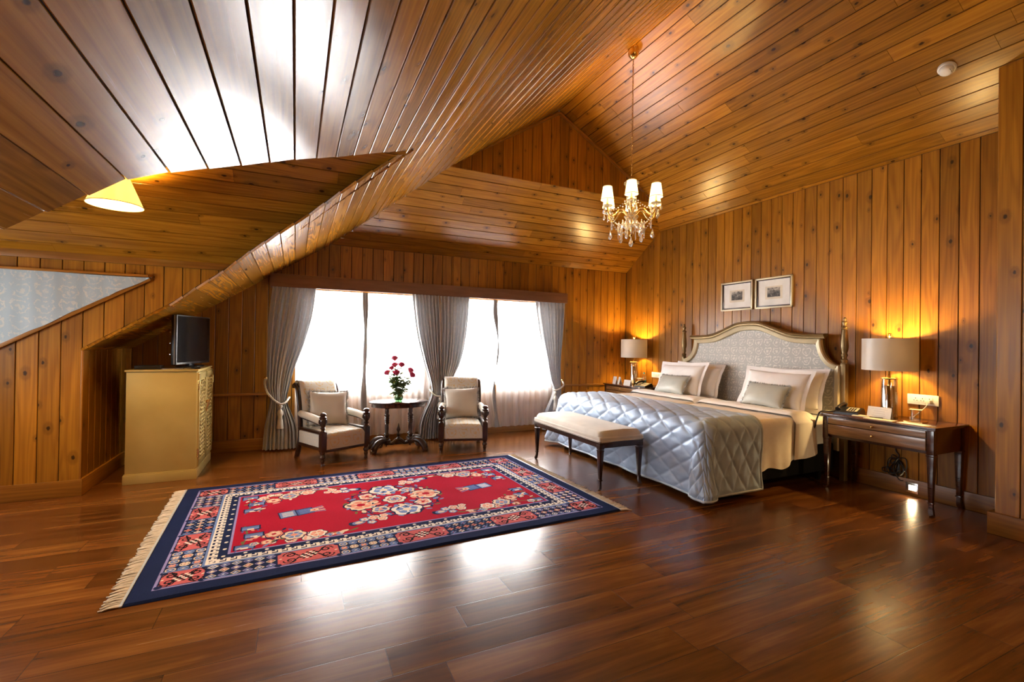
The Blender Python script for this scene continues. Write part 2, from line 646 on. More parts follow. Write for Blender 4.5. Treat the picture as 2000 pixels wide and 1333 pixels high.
def smoothi(tbl, x):
    if x <= tbl[0][0]:
        return tbl[0][1]
    for i, ((a, b), (c, d)) in enumerate(zip(tbl, tbl[1:])):
        if x <= c:
            t = (x - a) / (c - a)
            m0 = (d - (tbl[i - 1][1] if i else b)) / ((c - (tbl[i - 1][0] if i else a)) or 1) * (c - a)
            e = tbl[i + 2] if i + 2 < len(tbl) else (c, d)
            m1 = (e[1] - b) / ((e[0] - a) or 1) * (c - a)
            return (2 * t ** 3 - 3 * t * t + 1) * b + (t ** 3 - 2 * t * t + t) * m0 + (-2 * t ** 3 + 3 * t * t) * d + (t ** 3 - t * t) * m1
    return tbl[-1][1]


def clip(poly, ax, val, keep_ge):
    out = []
    n = len(poly)
    for i in range(n):
        p, q = poly[i], poly[(i + 1) % n]
        ip = (p[ax] >= val) if keep_ge else (p[ax] <= val)
        iq = (q[ax] >= val) if keep_ge else (q[ax] <= val)
        if ip:
            out.append(p)
        if ip != iq:
            t = (val - p[ax]) / (q[ax] - p[ax])
            out.append(tuple(p[k] + t * (q[k] - p[k]) for k in (0, 1)))
    return out


def boards(name, o, u, v, n, polys, w, mat, off=0.0, gap=.006, depth=.009, seglen=None, lap=0.0, ready=False, back=None, grow=0.0, parent=None):
    """boards laid along u, stepped across v; polys are convex outlines in (u,v); one mesh, front on the plane through o"""
    o, u, v, n = V(o), V(u).normalized(), V(v).normalized(), V(n).normalized()
    bm = nb()
    uvl = bm.loops.layers.uv.new('UVMap')
    tl = bm.faces.layers.float.new('tone')
    flip = u.cross(v).dot(n) < 0
    tones = {}

    def tone(i, k):
        if (i, k) not in tones:
            tones[(i, k)] = random.random()
        return tones[(i, k)]

    def face(pts, t, lu, mi=0):
        f = bm.faces.new([bm.verts.new(p) for p in pts])
        if flip:
            f.normal_flip()
        f[tl] = t
        f.material_index = mi
        for l in f.loops:
            d = l.vert.co - o
            l[uvl].uv = (d.dot(u) + lu[0], d.dot(v) + lu[1])

    def piece(poly, i, k):
        if len(poly) < 3:
            return
        vmin = min(p[1] for p in poly)
        vmax = max(p[1] for p in poly)
        if vmax - vmin < .012:
            return
        t = tone(i, k)
        lu = (t * 31.7, -vmin + t * 7.3)
        g = gap / 2
        q = [(a, vmin + g if b < vmin + g else (vmax - g if b > vmax - g else b)) for a, b in poly]

        def P(a, b, h):
            return o + u * a + v * b + n * (h + lap * (b - vmin) / w)
        ch = .0025
        qi = [(a, vmin + g + ch if b < vmin + g + ch else (vmax - g - ch if b > vmax - g - ch else b)) for a, b in q]
        face([P(a, b, 0) for a, b in qi], t, lu)
        m = len(q)
        for j in range(m):
            a, b, c, d = q[j], q[(j + 1) % m], qi[(j + 1) % m], qi[j]
            if (V(a) - V(d)).length > 1e-5 or (V(b) - V(c)).length > 1e-5:
                face([P(*a, -ch), P(*b, -ch), P(*c, 0), P(*d, 0)], t, lu)
            face([P(*a, -depth), P(*b, -depth), P(*b, -ch), P(*a, -ch)], t, lu)

    for pi, poly in enumerate(polys):
        if ready:
            piece(poly, ready[pi], pi)
            continue
        v0 = min(p[1] for p in poly)
        v1 = max(p[1] for p in poly)
        i = math.floor((v0 - off) / w)
        while off + i * w < v1:
            s = clip(clip(poly, 1, off + i * w, True), 1, off + (i + 1) * w, False)
            if len(s) >= 3:
                if seglen:
                    rnd = random.Random(i * 13 + 5)
                    a0 = min(p[0] for p in s)
                    a1 = max(p[0] for p in s)
                    cut = a0 + rnd.random() * seglen
                    prev, k = a0, 0
                    while True:
                        e = min(cut, a1)
                        piece(clip(clip(s, 0, prev + .0008, True), 0, e - .0008, False), i, k)
                        if e >= a1:
                            break
                        prev, k = e, k + 1
                        cut += seglen * (.6 + .8 * rnd.random())
                else:
                    piece(s, i, 0)
            i += 1
    for poly in (back or polys):
        if grow:
            area = sum(p[0] * q[1] - q[0] * p[1] for p, q in zip(poly, poly[1:] + poly[:1]))
            if area < 0:
                poly = poly[::-1]
            m = len(poly)
            L = []
            for j in range(m):          # push every edge outwards so neighbouring panels overlap behind the boards
                p, q = V(poly[j]), V(poly[(j + 1) % m])
                d = (q - p).normalized()
                L.append((p + V((d.y, -d.x)) * grow, d))
            poly = []
            for j in range(m):
                (p, d), (q, e) = L[j - 1], L[j]
                den = d.x * e.y - d.y * e.x
                t = ((q.x - p.x) * e.y - (q.y - p.y) * e.x) / den if abs(den) > 1e-6 else 0
                w_ = p + d * t
                poly.append((w_.x, w_.y))
        f = bm.faces.new([bm.verts.new(o + u * a + v * b - n * depth) for a, b in poly])
        if flip:
            f.normal_flip()
        f[tl] = .5
        f.material_index = 1
    return link(name, bm, [mat, MAT['groove']], parent)


def trim(name, p, q, sx, sz, mat=None, upv=(0, 0, 1), ext=0, parent=None):
    """a straight moulding from p to q, sx across, sz along upv"""
    p, q = V(p), V(q)
    d = (q - p)
    L = d.length + 2 * ext
    d.normalize()
    w = V(upv)
    w = (w - d * w.dot(d)).normalized()
    s = d.cross(w)
    bm = nb()
    box(bm, (0, 0, 0), (L, sx, sz), min(sx, sz) * .22)
    uvl = bm.loops.layers.uv.new('UVMap')
    tl = bm.faces.layers.float.new('tone')
    t = random.random()
    for f in bm.faces:
        f[tl] = t
        for l in f.loops:
            l[uvl].uv = (l.vert.co.x + t * 17, l.vert.co.z + l.vert.co.y + t * 3)
    M = Matrix((d, s, w)).transposed().to_4x4()
    M.translation = (p + q) / 2
    for v in bm.verts:
        v.co = M @ v.co
    return link(name, bm, mat or MAT['pine_trim'], parent, 40)

# ================================================================ SETTING
WW, BW = 6.5, 5.2          # window wall (y), bed wall (x)
COLX, COLY = 4.7, 1.61     # projecting wall on the right
RX, RZ = 3.09, 4.42        # ridge
KL, KR = .671, .602        # roof slopes left / right
KX = -1.655                # knee wall under the left slope
DX = -3.2                  # dormer front wall
DY0, DY1 = 2.21, 5.16      # dormer cheeks
REAR = -2.5
EAVE = 2.05                # dormer eave
HIPZ = 2.607


def zl(x):
    return RZ - KL * (RX - x)


def zr(x):
    return RZ - KR * (x - RX)


# floor
bm = nb()
box(bm, ((DX + BW) / 2, (REAR + WW) / 2, -.03), (BW - DX + .4, WW - REAR + .4, .06))
struct(link('floor', bm, MAT['floor']))

# window wall with two openings
W1, W2, WZ0, WZ1 = (.02, 1.62), (2.06, 3.72), .715, 1.965
RAILZ = .685
# outline in (z, x); boards run along z
low = [[(0, KX), (0, BW), (RAILZ, BW), (RAILZ, KX)]]
zt = lambda x: min(HIPZ, zl(x))
pcs = [[(RAILZ, KX), (zl(KX), KX), (zl(W1[0]), W1[0]), (RAILZ, W1[0])],
       [(RAILZ, W1[1]), (HIPZ, W1[1]), (HIPZ, W2[0]), (RAILZ, W2[0])],
       [(RAILZ, W2[1]), (HIPZ, W2[1]), (HIPZ, BW), (RAILZ, BW)],
       [(WZ1, W1[0]), (zl(W1[0]), W1[0]), (HIPZ, .388), (HIPZ, W1[1]), (WZ1, W1[1])],
       [(WZ1, W2[0]), (HIPZ, W2[0]), (HIPZ, W2[1]), (WZ1, W2[1])],
       [(RAILZ, W1[0]), (WZ0, W1[0]), (WZ0, W1[1]), (RAILZ, W1[1])],
       [(RAILZ, W2[0]), (WZ0, W2[0]), (WZ0, W2[1]), (RAILZ, W2[1])]]
struct(boards('wall_back', (0, WW, 0), (0, 0, 1), (1, 0, 0), (0, -1, 0), low + pcs, .1385, MAT['pine_wall'], off=-.038,
              back=[[(-.1, KX - .1), (-.1, BW + .1), (RAILZ, BW + .1), (RAILZ, KX - .1)], [(RAILZ, KX - .1), (zl(KX) + .1, KX - .1), (zl(W1[0]) + .1, W1[0]), (RAILZ, W1[0])],
                    [(RAILZ, W2[1]), (HIPZ + .1, W2[1]), (HIPZ + .1, BW + .1), (RAILZ, BW + .1)], pcs[1],
                    [(WZ1, W1[0]), (zl(W1[0]) + .1, W1[0]), (HIPZ + .1, .388), (HIPZ + .1, W1[1]), (WZ1, W1[1])],
                    [(WZ1, W1[1]), (HIPZ + .1, W1[1]), (HIPZ + .1, W2[1]), (WZ1, W2[1])], pcs[5], pcs[6]]))
struct(trim('trim_1', (KX, WW - .012, RAILZ), (-.2, WW - .012, RAILZ), .024, .03))
struct(trim('trim_2', (3.9, WW - .012, RAILZ), (BW, WW - .012, RAILZ), .024, .03))
struct(trim('baseboard_back', (KX, WW - .011, .07), (BW, WW - .011, .07), .022, .14))

# bed wall and the projecting wall
struct(boards('wall_right', (BW, 0, 0), (0, 0, 1), (0, 1, 0), (-1, 0, 0),
              [[(0, COLY), (zr(BW), COLY), (zr(BW), 5.704), (HIPZ, WW), (0, WW)]], .1355, MAT['pine_wall'], off=.125, grow=.06))
struct(boards('wall_right_projection', (COLX, 0, 0), (0, 0, 1), (0, 1, 0), (-1, 0, 0),
              [[(0, REAR), (zr(COLX), REAR), (zr(COLX), COLY), (0, COLY)]], .134, MAT['pine_wall'], off=COLY - .134 * 40,
              back=[[(-.05, REAR - .05), (zr(COLX) + .05, REAR - .05), (zr(COLX) + .05, COLY - .009), (-.05, COLY - .009)]]))
struct(boards('wall_right_return', (0, COLY, 0), (0, 0, 1), (1, 0, 0), (0, 1, 0),
              [[(0, COLX), (zr(COLX), COLX), (zr(BW), BW), (0, BW)]], .134, MAT['pine_wall'], off=COLX,
              back=[[(-.05, COLX + .009), (zr(COLX) + .05, COLX + .009), (zr(BW) + .05, BW + .05), (-.05, BW + .05)]]))
struct(trim('baseboard_right', (BW - .012, COLY, .075), (BW - .012, WW, .075), .024, .15))
struct(trim('baseboard_right_projection', (COLX - .016, COLY + .03, .08), (COLX - .016, REAR, .08), .032, .16))
struct(trim('baseboard_right_return', (COLX - .03, COLY + .016, .08), (BW, COLY + .016, .08), .032, .16))

# wall behind the camera
struct(boards('wall_front', (0, REAR, 0), (0, 0, 1), (1, 0, 0), (0, 1, 0),
              [[(0, DX), (zl(DX) if zl(DX) > .2 else .2, DX), (zl(KX), KX), (RZ, RX), (zr(BW), BW), (0, BW)]], .137, MAT['pine_wall'], grow=.06))

# knee wall beside the cabinet niche and nearer the camera
struct(boards('wall_left', (KX, 0, 0), (0, 0, 1), (0, 1, 0), (1, 0, 0),
              [[(0, DY1), (zl(KX), DY1), (zl(KX), WW), (0, WW)]], .14, MAT['pine_wall'],
              back=[[(-.05, DY1 + .012), (zl(KX) + .05, DY1 + .012), (zl(KX) + .05, WW + .06), (-.05, WW + .06)]]))
struct(boards('wall_left_near', (KX, 0, 0), (0, 0, 1), (0, 1, 0), (1, 0, 0),
              [[(0, REAR), (zl(KX), REAR), (zl(KX), DY0), (0, DY0)]], .14, MAT['pine_wall'],
              back=[[(-.05, REAR - .06), (zl(KX) + .05, REAR - .06), (zl(KX) + .05, DY0 - .012), (-.05, DY0 - .012)]]))
struct(trim('baseboard_left', (KX + .011, DY1 - .02, .07), (KX + .011, WW, .07), .022, .14))

# dormer: cheeks, front wall, two slopes
XE = RX - (RZ - EAVE) / KL
struct(boards('wall_dormer_far', (0, DY1, 0), (0, 0, 1), (1, 0, 0), (0, -1, 0),
              [[(0, DX), (EAVE + .05, DX), (EAVE + .05, KX), (0, KX)], [(zl(KX), KX), (EAVE + .05, KX), (EAVE + .05, XE + .07)]],
              .1405, MAT['pine_wall'], off=KX))
struct(boards('wall_dormer_near', (0, DY0, 0), (0, 0, 1), (1, 0, 0), (0, 1, 0),
              [[(0, DX), (EAVE + .05, DX), (EAVE + .05, KX), (0, KX)], [(zl(KX) + .04, KX), (EAVE + .05, KX), (EAVE + .05, XE + .01)]],
              .1405, MAT['pine_wall'], off=KX))
DYM, DZR = 3.70, 2.883
struct(boards('wall_dormer_front', (DX, 0, 0), (0, 0, 1), (0, 1, 0), (1, 0, 0),
              [[(0, DY0), (.85, DY0), (.85, DY1), (0, DY1)], [(.85, DY0), (1.95, DY0), (1.95, 2.5), (.85, 2.5)],
               [(.85, 4.9), (1.95, 4.9), (1.95, DY1), (.85, DY1)], [(1.95, DY0), (EAVE, DY0), (DZR, DYM), (EAVE, DY1), (1.95, DY1)]],
              .14, MAT['pine_wall']))
sl = V((0, DYM - DY1, DZR - EAVE))
SL = sl.length
struct(boards('ceiling_dormer_far', (0, DY1, EAVE), (1, 0, 0), sl, (0, -(DZR - EAVE), DYM - DY1),
              [[(DX, 0), (XE, 0), (.83, SL), (DX, SL)]], .134, MAT['pine_ceiling'], seglen=2.2,
              back=[[(DX - .06, -.06), (XE, -.06), (XE, 0), (.83, SL), (.83, SL + .02), (DX - .06, SL + .02)]]))
sn = V((0, DYM - DY0, DZR - EAVE))
struct(boards('ceiling_dormer_near', (0, DY0, EAVE), (1, 0, 0), sn, (0, DZR - EAVE, -(DYM - DY0)),
              [[(DX, 0), (XE - .1, 0), (.72, sn.length), (DX, sn.length)]], .134, MAT['pine_ceiling'],
              back=[[(DX - .06, -.06), (XE - .1, -.06), (XE - .1, 0), (.72, sn.length), (.72, sn.length + .02), (DX - .06, sn.length + .02)]]))
struct(trim('trim_3', (DX, DY1 - .012, 2.045), (XE - .05, DY1 - .012, 2.045), .024, .085))
struct(trim('baseboard_dormer', (DX, DY1 - .011, .068), (KX + .022, DY1 - .011, .068), .022, .136))
struct(trim('trim_4', (KX + .004, DY1 - .008, .14), (KX + .004, DY1 - .008, zl(KX)), .014, .012, upv=(0, 1, 0)))

# right slope
cr = math.sqrt(1 + KR * KR)
struct(boards('ceiling_right', (RX, 0, RZ), (0, 1, 0), (1, 0, -KR), (-KR, 0, -1),
              [[(REAR, 0), (5.288, 0), (5.288, (4.728 - RX) * cr), (5.704, (BW - RX) * cr), (REAR, (BW - RX) * cr)]],
              .1365, MAT['pine_ceiling'], off=-.04, seglen=2.6, grow=.06))
# hip slope above the window wall
hip = V((0, -1, .682))
HL = hip.length
struct(boards('ceiling_back', (0, WW, HIPZ), (1, 0, 0), hip, (0, -.682, -1),
              [[(.388, 0), (BW, 0), (BW, (WW - 5.704) * HL), (4.728, (WW - 5.288) * HL), (1.62, (WW - 5.288) * HL)]],
              .1345, MAT['pine_ceiling'], seglen=2.0,
              back=[[(.388, -.06), (BW + .06, -.06), (BW + .06, (WW - 5.704) * HL), (4.728, (WW - 5.288) * HL), (1.62, (WW - 5.288) * HL)]]))
# small vertical gable above it
struct(boards('wall_gable', (0, 5.288, 0), (0, 0, 1), (1, 0, 0), (0, -1, 0),
              [[(3.434, 1.62), (RZ, RX), (3.434, 4.728)]], .1365, MAT['pine_wall'], off=.115))
struct(trim('trim_5', (1.62, 5.268, 3.434 + .03), (RX, 5.268, RZ - .035), .03, .05, upv=(0, 1, 0)))
struct(trim('trim_6', (RX, 5.268, RZ - .035), (4.728, 5.268, 3.434 + .025), .03, .04, upv=(0, 1, 0)))

# left slope: boards run along the room, cut back around the dormer mouth
near_t = [(-.9, 2.205), (-.56, 2.205), (-.463, 2.31), (-.246, 2.545), (-.02, 2.778), (.22, 3.066), (.45, 3.311), (.67, 3.56), (.8, 3.70)]
far_t = [(-1.68, 5.15), (-1.0, 5.15), (-.82, 4.99), (-.6, 4.87), (-.37, 4.60), (-.14, 4.415), (.11, 4.27), (.3, 4.06), (.53, 3.86), (.8, 3.73)]


def yend(x):
    if x > 1.62:
        return 5.32
    if x > .388:
        return WW - (zl(x) - HIPZ) / .682
    return WW + .05


cl = math.sqrt(1 + KL * KL)
polys, ids = [], []
bw = .1135
i = 0
x1 = RX
x0 = -.022 + bw * 27
idx = 0
edges = [RX] + [-.022 + bw * k for k in range(27, -16, -1) if KX < -.022 + bw * k < RX - .02] + [KX]
for idx, (xa, xb) in enumerate(zip(edges, edges[1:])):      # xa > xb, going down the slope
    cuts = [xa]
    for xk in (1.62, .388, .8):
        if xb + 1e-4 < xk < xa - 1e-4:
            cuts.append(xk)
    cuts = sorted(cuts + [xb], reverse=True)
    va, vb = (RX - xa) * cl, (RX - xb) * cl
    if xb >= .8 - .06:
        ja = (REAR, yend(xa)), (REAR, yend(xb))
        polys.append([(REAR, va), (yend(xa), va), (yend(xb), vb), (REAR, vb)])
        ids.append(idx)
    else:
        polys.append([(REAR, va), (interp(near_t, xa), va), (interp(near_t, xb), vb), (REAR, vb)])
        ids.append(idx)
        polys.append([(interp(far_t, xa), va), (yend(xa), va), (yend(xb), vb), (interp(far_t, xb), vb)])
        ids.append(idx)
struct(boards('ceiling_left', (RX, 0, RZ), (0, 1, 0), (-1, 0, -KL), (KL, 0, -1), polys, bw * cl, MAT['pine_ceiling'],
              gap=.003, depth=.02, lap=.006, ready=ids))


# window frames and panes
def window(name, xr, y, z0, z1, mull):
    bm = nb()
    t = .05
    for a, b in ((xr[0], xr[0] + t), (xr[1] - t, xr[1])):
        box(bm, ((a + b) / 2, y, (z0 + z1) / 2), (b - a, .07, z1 - z0), .004)
    for a, b in ((z0, z0 + t), (z1 - t, z1)):
        box(bm, ((xr[0] + xr[1]) / 2, y, (a + b) / 2), (xr[1] - xr[0], .07, t), .004)
    for m in mull:
        box(bm, (m, y, (z0 + z1) / 2), (.045, .06, z1 - z0), .004)
    o = struct(link(name, bm, MAT['aluminium_window']))
    bm = nb()
    box(bm, ((xr[0] + xr[1]) / 2, y, (z0 + z1) / 2), (xr[1] - xr[0] - .02, .006, z1 - z0 - .02))
    link('window_pane', bm, MAT['pane'], o)
    bm = nb()
    for a, b in ((xr[0] - .0, xr[0] + .02), (xr[1] - .02, xr[1])):
        box(bm, ((a + b) / 2, y - .015, (z0 + z1) / 2), (.02, .1, z1 - z0))
    box(bm, ((xr[0] + xr[1]) / 2, y - .02, z0 - .0), (xr[1] - xr[0], .1, .02))
    link('window_sill', bm, MAT['pine_trim'], o)


window('window_1', W1, WW + .06, WZ0, WZ1, [.82])
window('window_2', W2, WW + .06, WZ0, WZ1, [2.9])
bm = nb()
for c, s in (((DX - .04, 3.7, .88), (.07, 2.4, .06)), ((DX - .04, 3.7, 1.92), (.07, 2.4, .06)), ((DX - .04, 2.53, 1.4), (.07, .06, 1.1)),
             ((DX - .04, 4.87, 1.4), (.07, .06, 1.1)), ((DX - .04, 3.7, 1.4), (.06, .05, 1.1))):
    box(bm, c, s, .004)
w3 = struct(link('window_3', bm, MAT['aluminium_window']))
bm = nb()
box(bm, (DX - .04, 3.7, 1.4), (.006, 2.36, 1.06))
link('window_pane', bm, MAT['pane'], w3)

# ================================================================ WINDOW DRESSING
PY = 6.36
bm = nb()
box(bm, (1.805, PY - .03, 2.082), (4.19, .026, .158), .004)
box(bm, (1.805, (PY + WW) / 2 - .015, 2.15), (4.19, WW - PY + .02, .022))
for x in (-.279, 3.889):
    box(bm, (x, (PY + WW) / 2 - .015, 2.082), (.022, WW - PY + .02, .158))
pel = tag(link('curtain_pelmet', bm, MAT['pelmet'], None, 40), 'long brown wooden pelmet box above the window curtains', 'pelmet')


def curtain(name, label, zs, y, n, amp, mat, tie_z, seed, nz=60, z0=.02, z1=2.005):
    """zs: table of z -> (left x, right x)"""
    rnd = random.Random(seed)
    lt = [(z, a) for z, a, b in zs]
    rt_ = [(z, b) for z, a, b in zs]
    ph = [rnd.random() * 6.28 for _ in range(4)]
    root = thing(name, label, 'curtain', ((zs[0][1] + zs[0][2]) / 2, y, 0), 0, 'grey damask window curtains')
    ox = root.location.x
    W0 = zs[-1][2] - zs[-1][1]

    def f(s, t):
        z = z0 + (z1 - z0) * t
        a, b = smoothi(lt, z), smoothi(rt_, z)
        tight = (b - a) / W0
        k = s + .012 * math.sin(s * 23 + ph[0] + z * .8) + .006 * math.sin(s * 51 + ph[3])
        x = a + (b - a) * s
        top = min(1, (z1 - z) / .12)
        A = amp * (.45 + .55 * top) * min(1.5, max(.55, 1.25 - .3 * tight))
        yy = A * (math.sin(2 * PI * n * k + ph[1]) + .14 * math.sin(2 * PI * n * 2.3 * k + ph[2] + z))
        x += .25 * A * math.cos(2 * PI * n * k + ph[1]) * min(s, 1 - s) * 4 * .6
        if z > z1 - .09:                       # pinch pleats at the heading
            yy += .012 * math.sin(2 * PI * n * 2 * s)
        yy -= .03 * math.exp(-((z - tie_z) / .3) ** 2)
        return V((x - ox, yy, z))
    bm = nb()
    gridf(bm, n * 14, nz, f)
    link('drape', bm, mat, root, 180)
    return root


CX = lambda z, a, b: (z, a, b)
curtain('curtain', 'grey damask curtain at the left end of the windows, tied back to a gold hook',
        [CX(.02, -.345, .05), CX(.3, -.325, .025), CX(.62, -.27, -.085), CX(.78, -.3, -.06), CX(1.0, -.31, -.01), CX(1.3, -.31, .09), CX(1.65, -.3, .18), CX(2.01, -.262, .225)],
        6.345, 9, .03, MAT['curtain'], .62, 1)
curtain('curtain', 'grey damask curtain between the two windows, its left half beside the rose table',
        [CX(.02, 1.53, 1.82), CX(.3, 1.57, 1.82), CX(.62, 1.70, 1.83), CX(.8, 1.69, 1.835), CX(1.1, 1.60, 1.835), CX(1.5, 1.50, 1.83), CX(2.01, 1.43, 1.80)],
        6.315, 8, .032, MAT['curtain'], .63, 2)
curtain('curtain', 'grey damask curtain between the two windows, its right half behind an armchair',
        [CX(.02, 1.85, 2.2), CX(.3, 1.85, 2.12), CX(.62, 1.845, 1.985), CX(.8, 1.845, 2.01), CX(1.1, 1.845, 2.14), CX(1.5, 1.84, 2.22), CX(2.01, 1.82, 2.255)],
        6.335, 8, .032, MAT['curtain'], .63, 3)
curtain('curtain', 'grey damask curtain at the right end of the windows, beside the bed quilt',
        [CX(.02, 3.5, 3.85), CX(.3, 3.54, 3.83), CX(.62, 3.66, 3.79), CX(.8, 3.6, 3.79), CX(1.1, 3.54, 3.8), CX(1.5, 3.44, 3.84), CX(2.01, 3.345, 3.875)],
        6.345, 8, .03, MAT['curtain'], .62, 4)


def tieback(label, hook, knot, around):
    """hook on the wall, rope sweeping round the curtain to a knot with a tassel"""
    t = thing('curtain_tieback', label, 'tieback', hook, 0, 'rope curtain tiebacks')
    H = V(hook)
    L = lambda p: V(p) - H
    if True:
        bm = nb()
        M = Matrix.Rotation(PI / 2, 4, 'X')
        lathe(bm, [(.012, 0), (.009, .03), (.008, .07), (.019, .075), (.022, .085), (.016, .1), (.004, .104)], (0, 0, 0), 12, Matrix.Translation((0, .06, 0)) @ M)
        link('hook', bm, MAT['brass'], t, 50)
    bm = nb()
    pts = spline([L(p) for p in around], 10)
    tube(bm, pts, .011, 8)
    for k in (0, 1):                       # twisted strands
        tube(bm, [p + V((.006 * math.cos(i * .9 + k * PI), .006 * math.sin(i * .9 + k * PI), .006 * math.sin(i * .9 + k * PI))) for i, p in enumerate(pts)], .008, 6)
    link('rope', bm, MAT['cushion'], t, 180)
    bm = nb()
    k = L(knot)
    lathe(bm, [(.008, .0), (.02, -.012), (.024, -.03), (.016, -.05), (.01, -.06), (.022, -.075), (.034, -.1), (.036, -.125), (.022, -.15), (.026, -.158), (.022, -.166),
               (.028, -.19), (.042, -.29), (.04, -.295)], k, 16)
    link('tassel', bm, MAT['cushion'], t, 180)
    return t


tieback('cream rope tieback with a tassel on the left window curtain', (-.325, 6.40, .885), (-.155, 6.26, .58),
        [(-.325, 6.37, .88), (-.33, 6.31, .83), (-.3, 6.27, .73), (-.24, 6.25, .65), (-.16, 6.25, .585), (-.1, 6.27, .6), (-.06, 6.34, .65)])
tieback('cream rope tieback on the curtain between the windows, beside the rose table', (1.98, 6.40, .72), (1.815, 6.22, .60),
        [(1.69, 6.32, .7), (1.71, 6.255, .66), (1.76, 6.235, .62), (1.83, 6.225, .61), (1.9, 6.25, .62), (1.96, 6.3, .65), (1.98, 6.38, .71)])
tieback('cream rope tieback on the right window curtain, near the bed', (3.86, 6.40, .78), (3.665, 6.25, .62),
        [(3.86, 6.38, .77), (3.84, 6.3, .72), (3.78, 6.26, .68), (3.71, 6.25, .645), (3.66, 6.255, .635), (3.64, 6.3, .66)])


def sheer_panel(label, x0, x1, edge, seed, wob=0.0, hem=False):
    rnd = random.Random(seed)
    ph = rnd.random() * 6
    y = 6.405
    t = thing('sheer_curtain', label, 'sheer curtain', ((x0 + x1) / 2, y, 0), 0, 'white sheer curtains')
    ox = (x0 + x1) / 2
    n = 9

    def f(s, q):
        z = .1 + 1.895 * q
        x = x0 + (x1 - x0) * s
        e = s if edge == 1 else 1 - s
        x += wob * math.sin(z * 5 + ph) * e ** 3
        yy = .018 * math.sin(2 * PI * n * (s + .02 * math.sin(9 * s + ph))) * (1 - .5 * q) + .006 * math.sin(2 * PI * 21 * s + 2 * z)
        return V((x - ox, yy, z))
    bm = nb()
    gridf(bm, 110, 24, f)
    link('panel', bm, MAT['sheer'], t, 180)
    if not hem:
        return
    bm = nb()
    wv = .3 if wob < .01 else .62

    def g(s, q):
        p = f(1 if edge == 1 else 0, q)
        z = p.z
        w = (.03 if wob < .01 else .022) * (1 + wv * math.sin(z * 3.1 + ph) + .5 * wv * math.sin(z * 11 + ph))
        return p + V((w * (s - .5) * 2, -.014 - .008 * math.sin(s * 6), 0))
    gridf(bm, 6, 50, g)
    link('edging', bm, MAT['sheer_hem'], t, 180)


sheer_panel('white sheer curtain with grey edging behind the left armchair', .0, .83, 1, 1, .006, True)
sheer_panel('white sheer curtain behind the rose table', .85, 1.72, 0, 2, .006)
sheer_panel('white sheer curtain with grey edging behind the right armchair', 1.95, 2.715, 1, 3, .03, True)
sheer_panel('white sheer curtain beside the right grey curtain', 2.735, 3.72, 0, 4, .0)

# curtain on the dormer cheek with its rail and sloping lath
t = thing('curtain', 'blue grey damask curtain cut on a slope over the low dormer window', 'curtain', (-2.2, DY1, 0))
bm = nb()


def fc(s, q):
    x = -3.15 + 1.97 * s
    top = 1.893 - .004 * math.sin(s * 9)
    bot = 1.275 + (x + 2.174) * .627 + .006 * math.sin(x * 21)
    z = bot + (top - bot) * q
    return V((x + 2.2, -.024 - .004 * math.sin(x * 11 + z * 2) - .0012 * math.sin(x * 47), z))


gridf(bm, 90, 14, fc)
link('drape', bm, MAT['curtain_blue'], t, 180)
o = trim('curtain_rail', (-3.15, DY1 - .02, 1.905), (-1.2, DY1 - .02, 1.905), .035, .022, MAT['pine_trim'])
tag(o, 'narrow wooden rail along the top of the sloping dormer curtain', 'rail')
o = trim('curtain_lath', (-3.15, DY1 - .016, 1.275 - .976 * .627 - .012), (-1.19, DY1 - .016, 1.275 + .984 * .627 - .012), .03, .012, MAT['pine_trim'], upv=(0, 1, 0))
tag(o, 'thin sloping wooden lath under the dormer curtain', 'lath')

# ================================================================ ARMCHAIRS
POST = [(.019, 0), (.021, .012), (.016, .02), (.024, .05), (.026, .058), (.018, .066), (.03, .082), (.033, .095), (.024, .11), (.02, .118), (.03, .128), (.031, .15)]
POSTU = [(.03, .36), (.033, .37), (.02, .378), (.017, .388), (.026, .4), (.03, .408), (.018, .416), (.022, .424), (.034, .446), (.041, .47), (.042, .495), (.034, .508), (.041, .516),
         (.041, .524), (.028, .53), (.024, .536), (.034, .546), (.035, .556), (.025, .568), (.008, .574)]


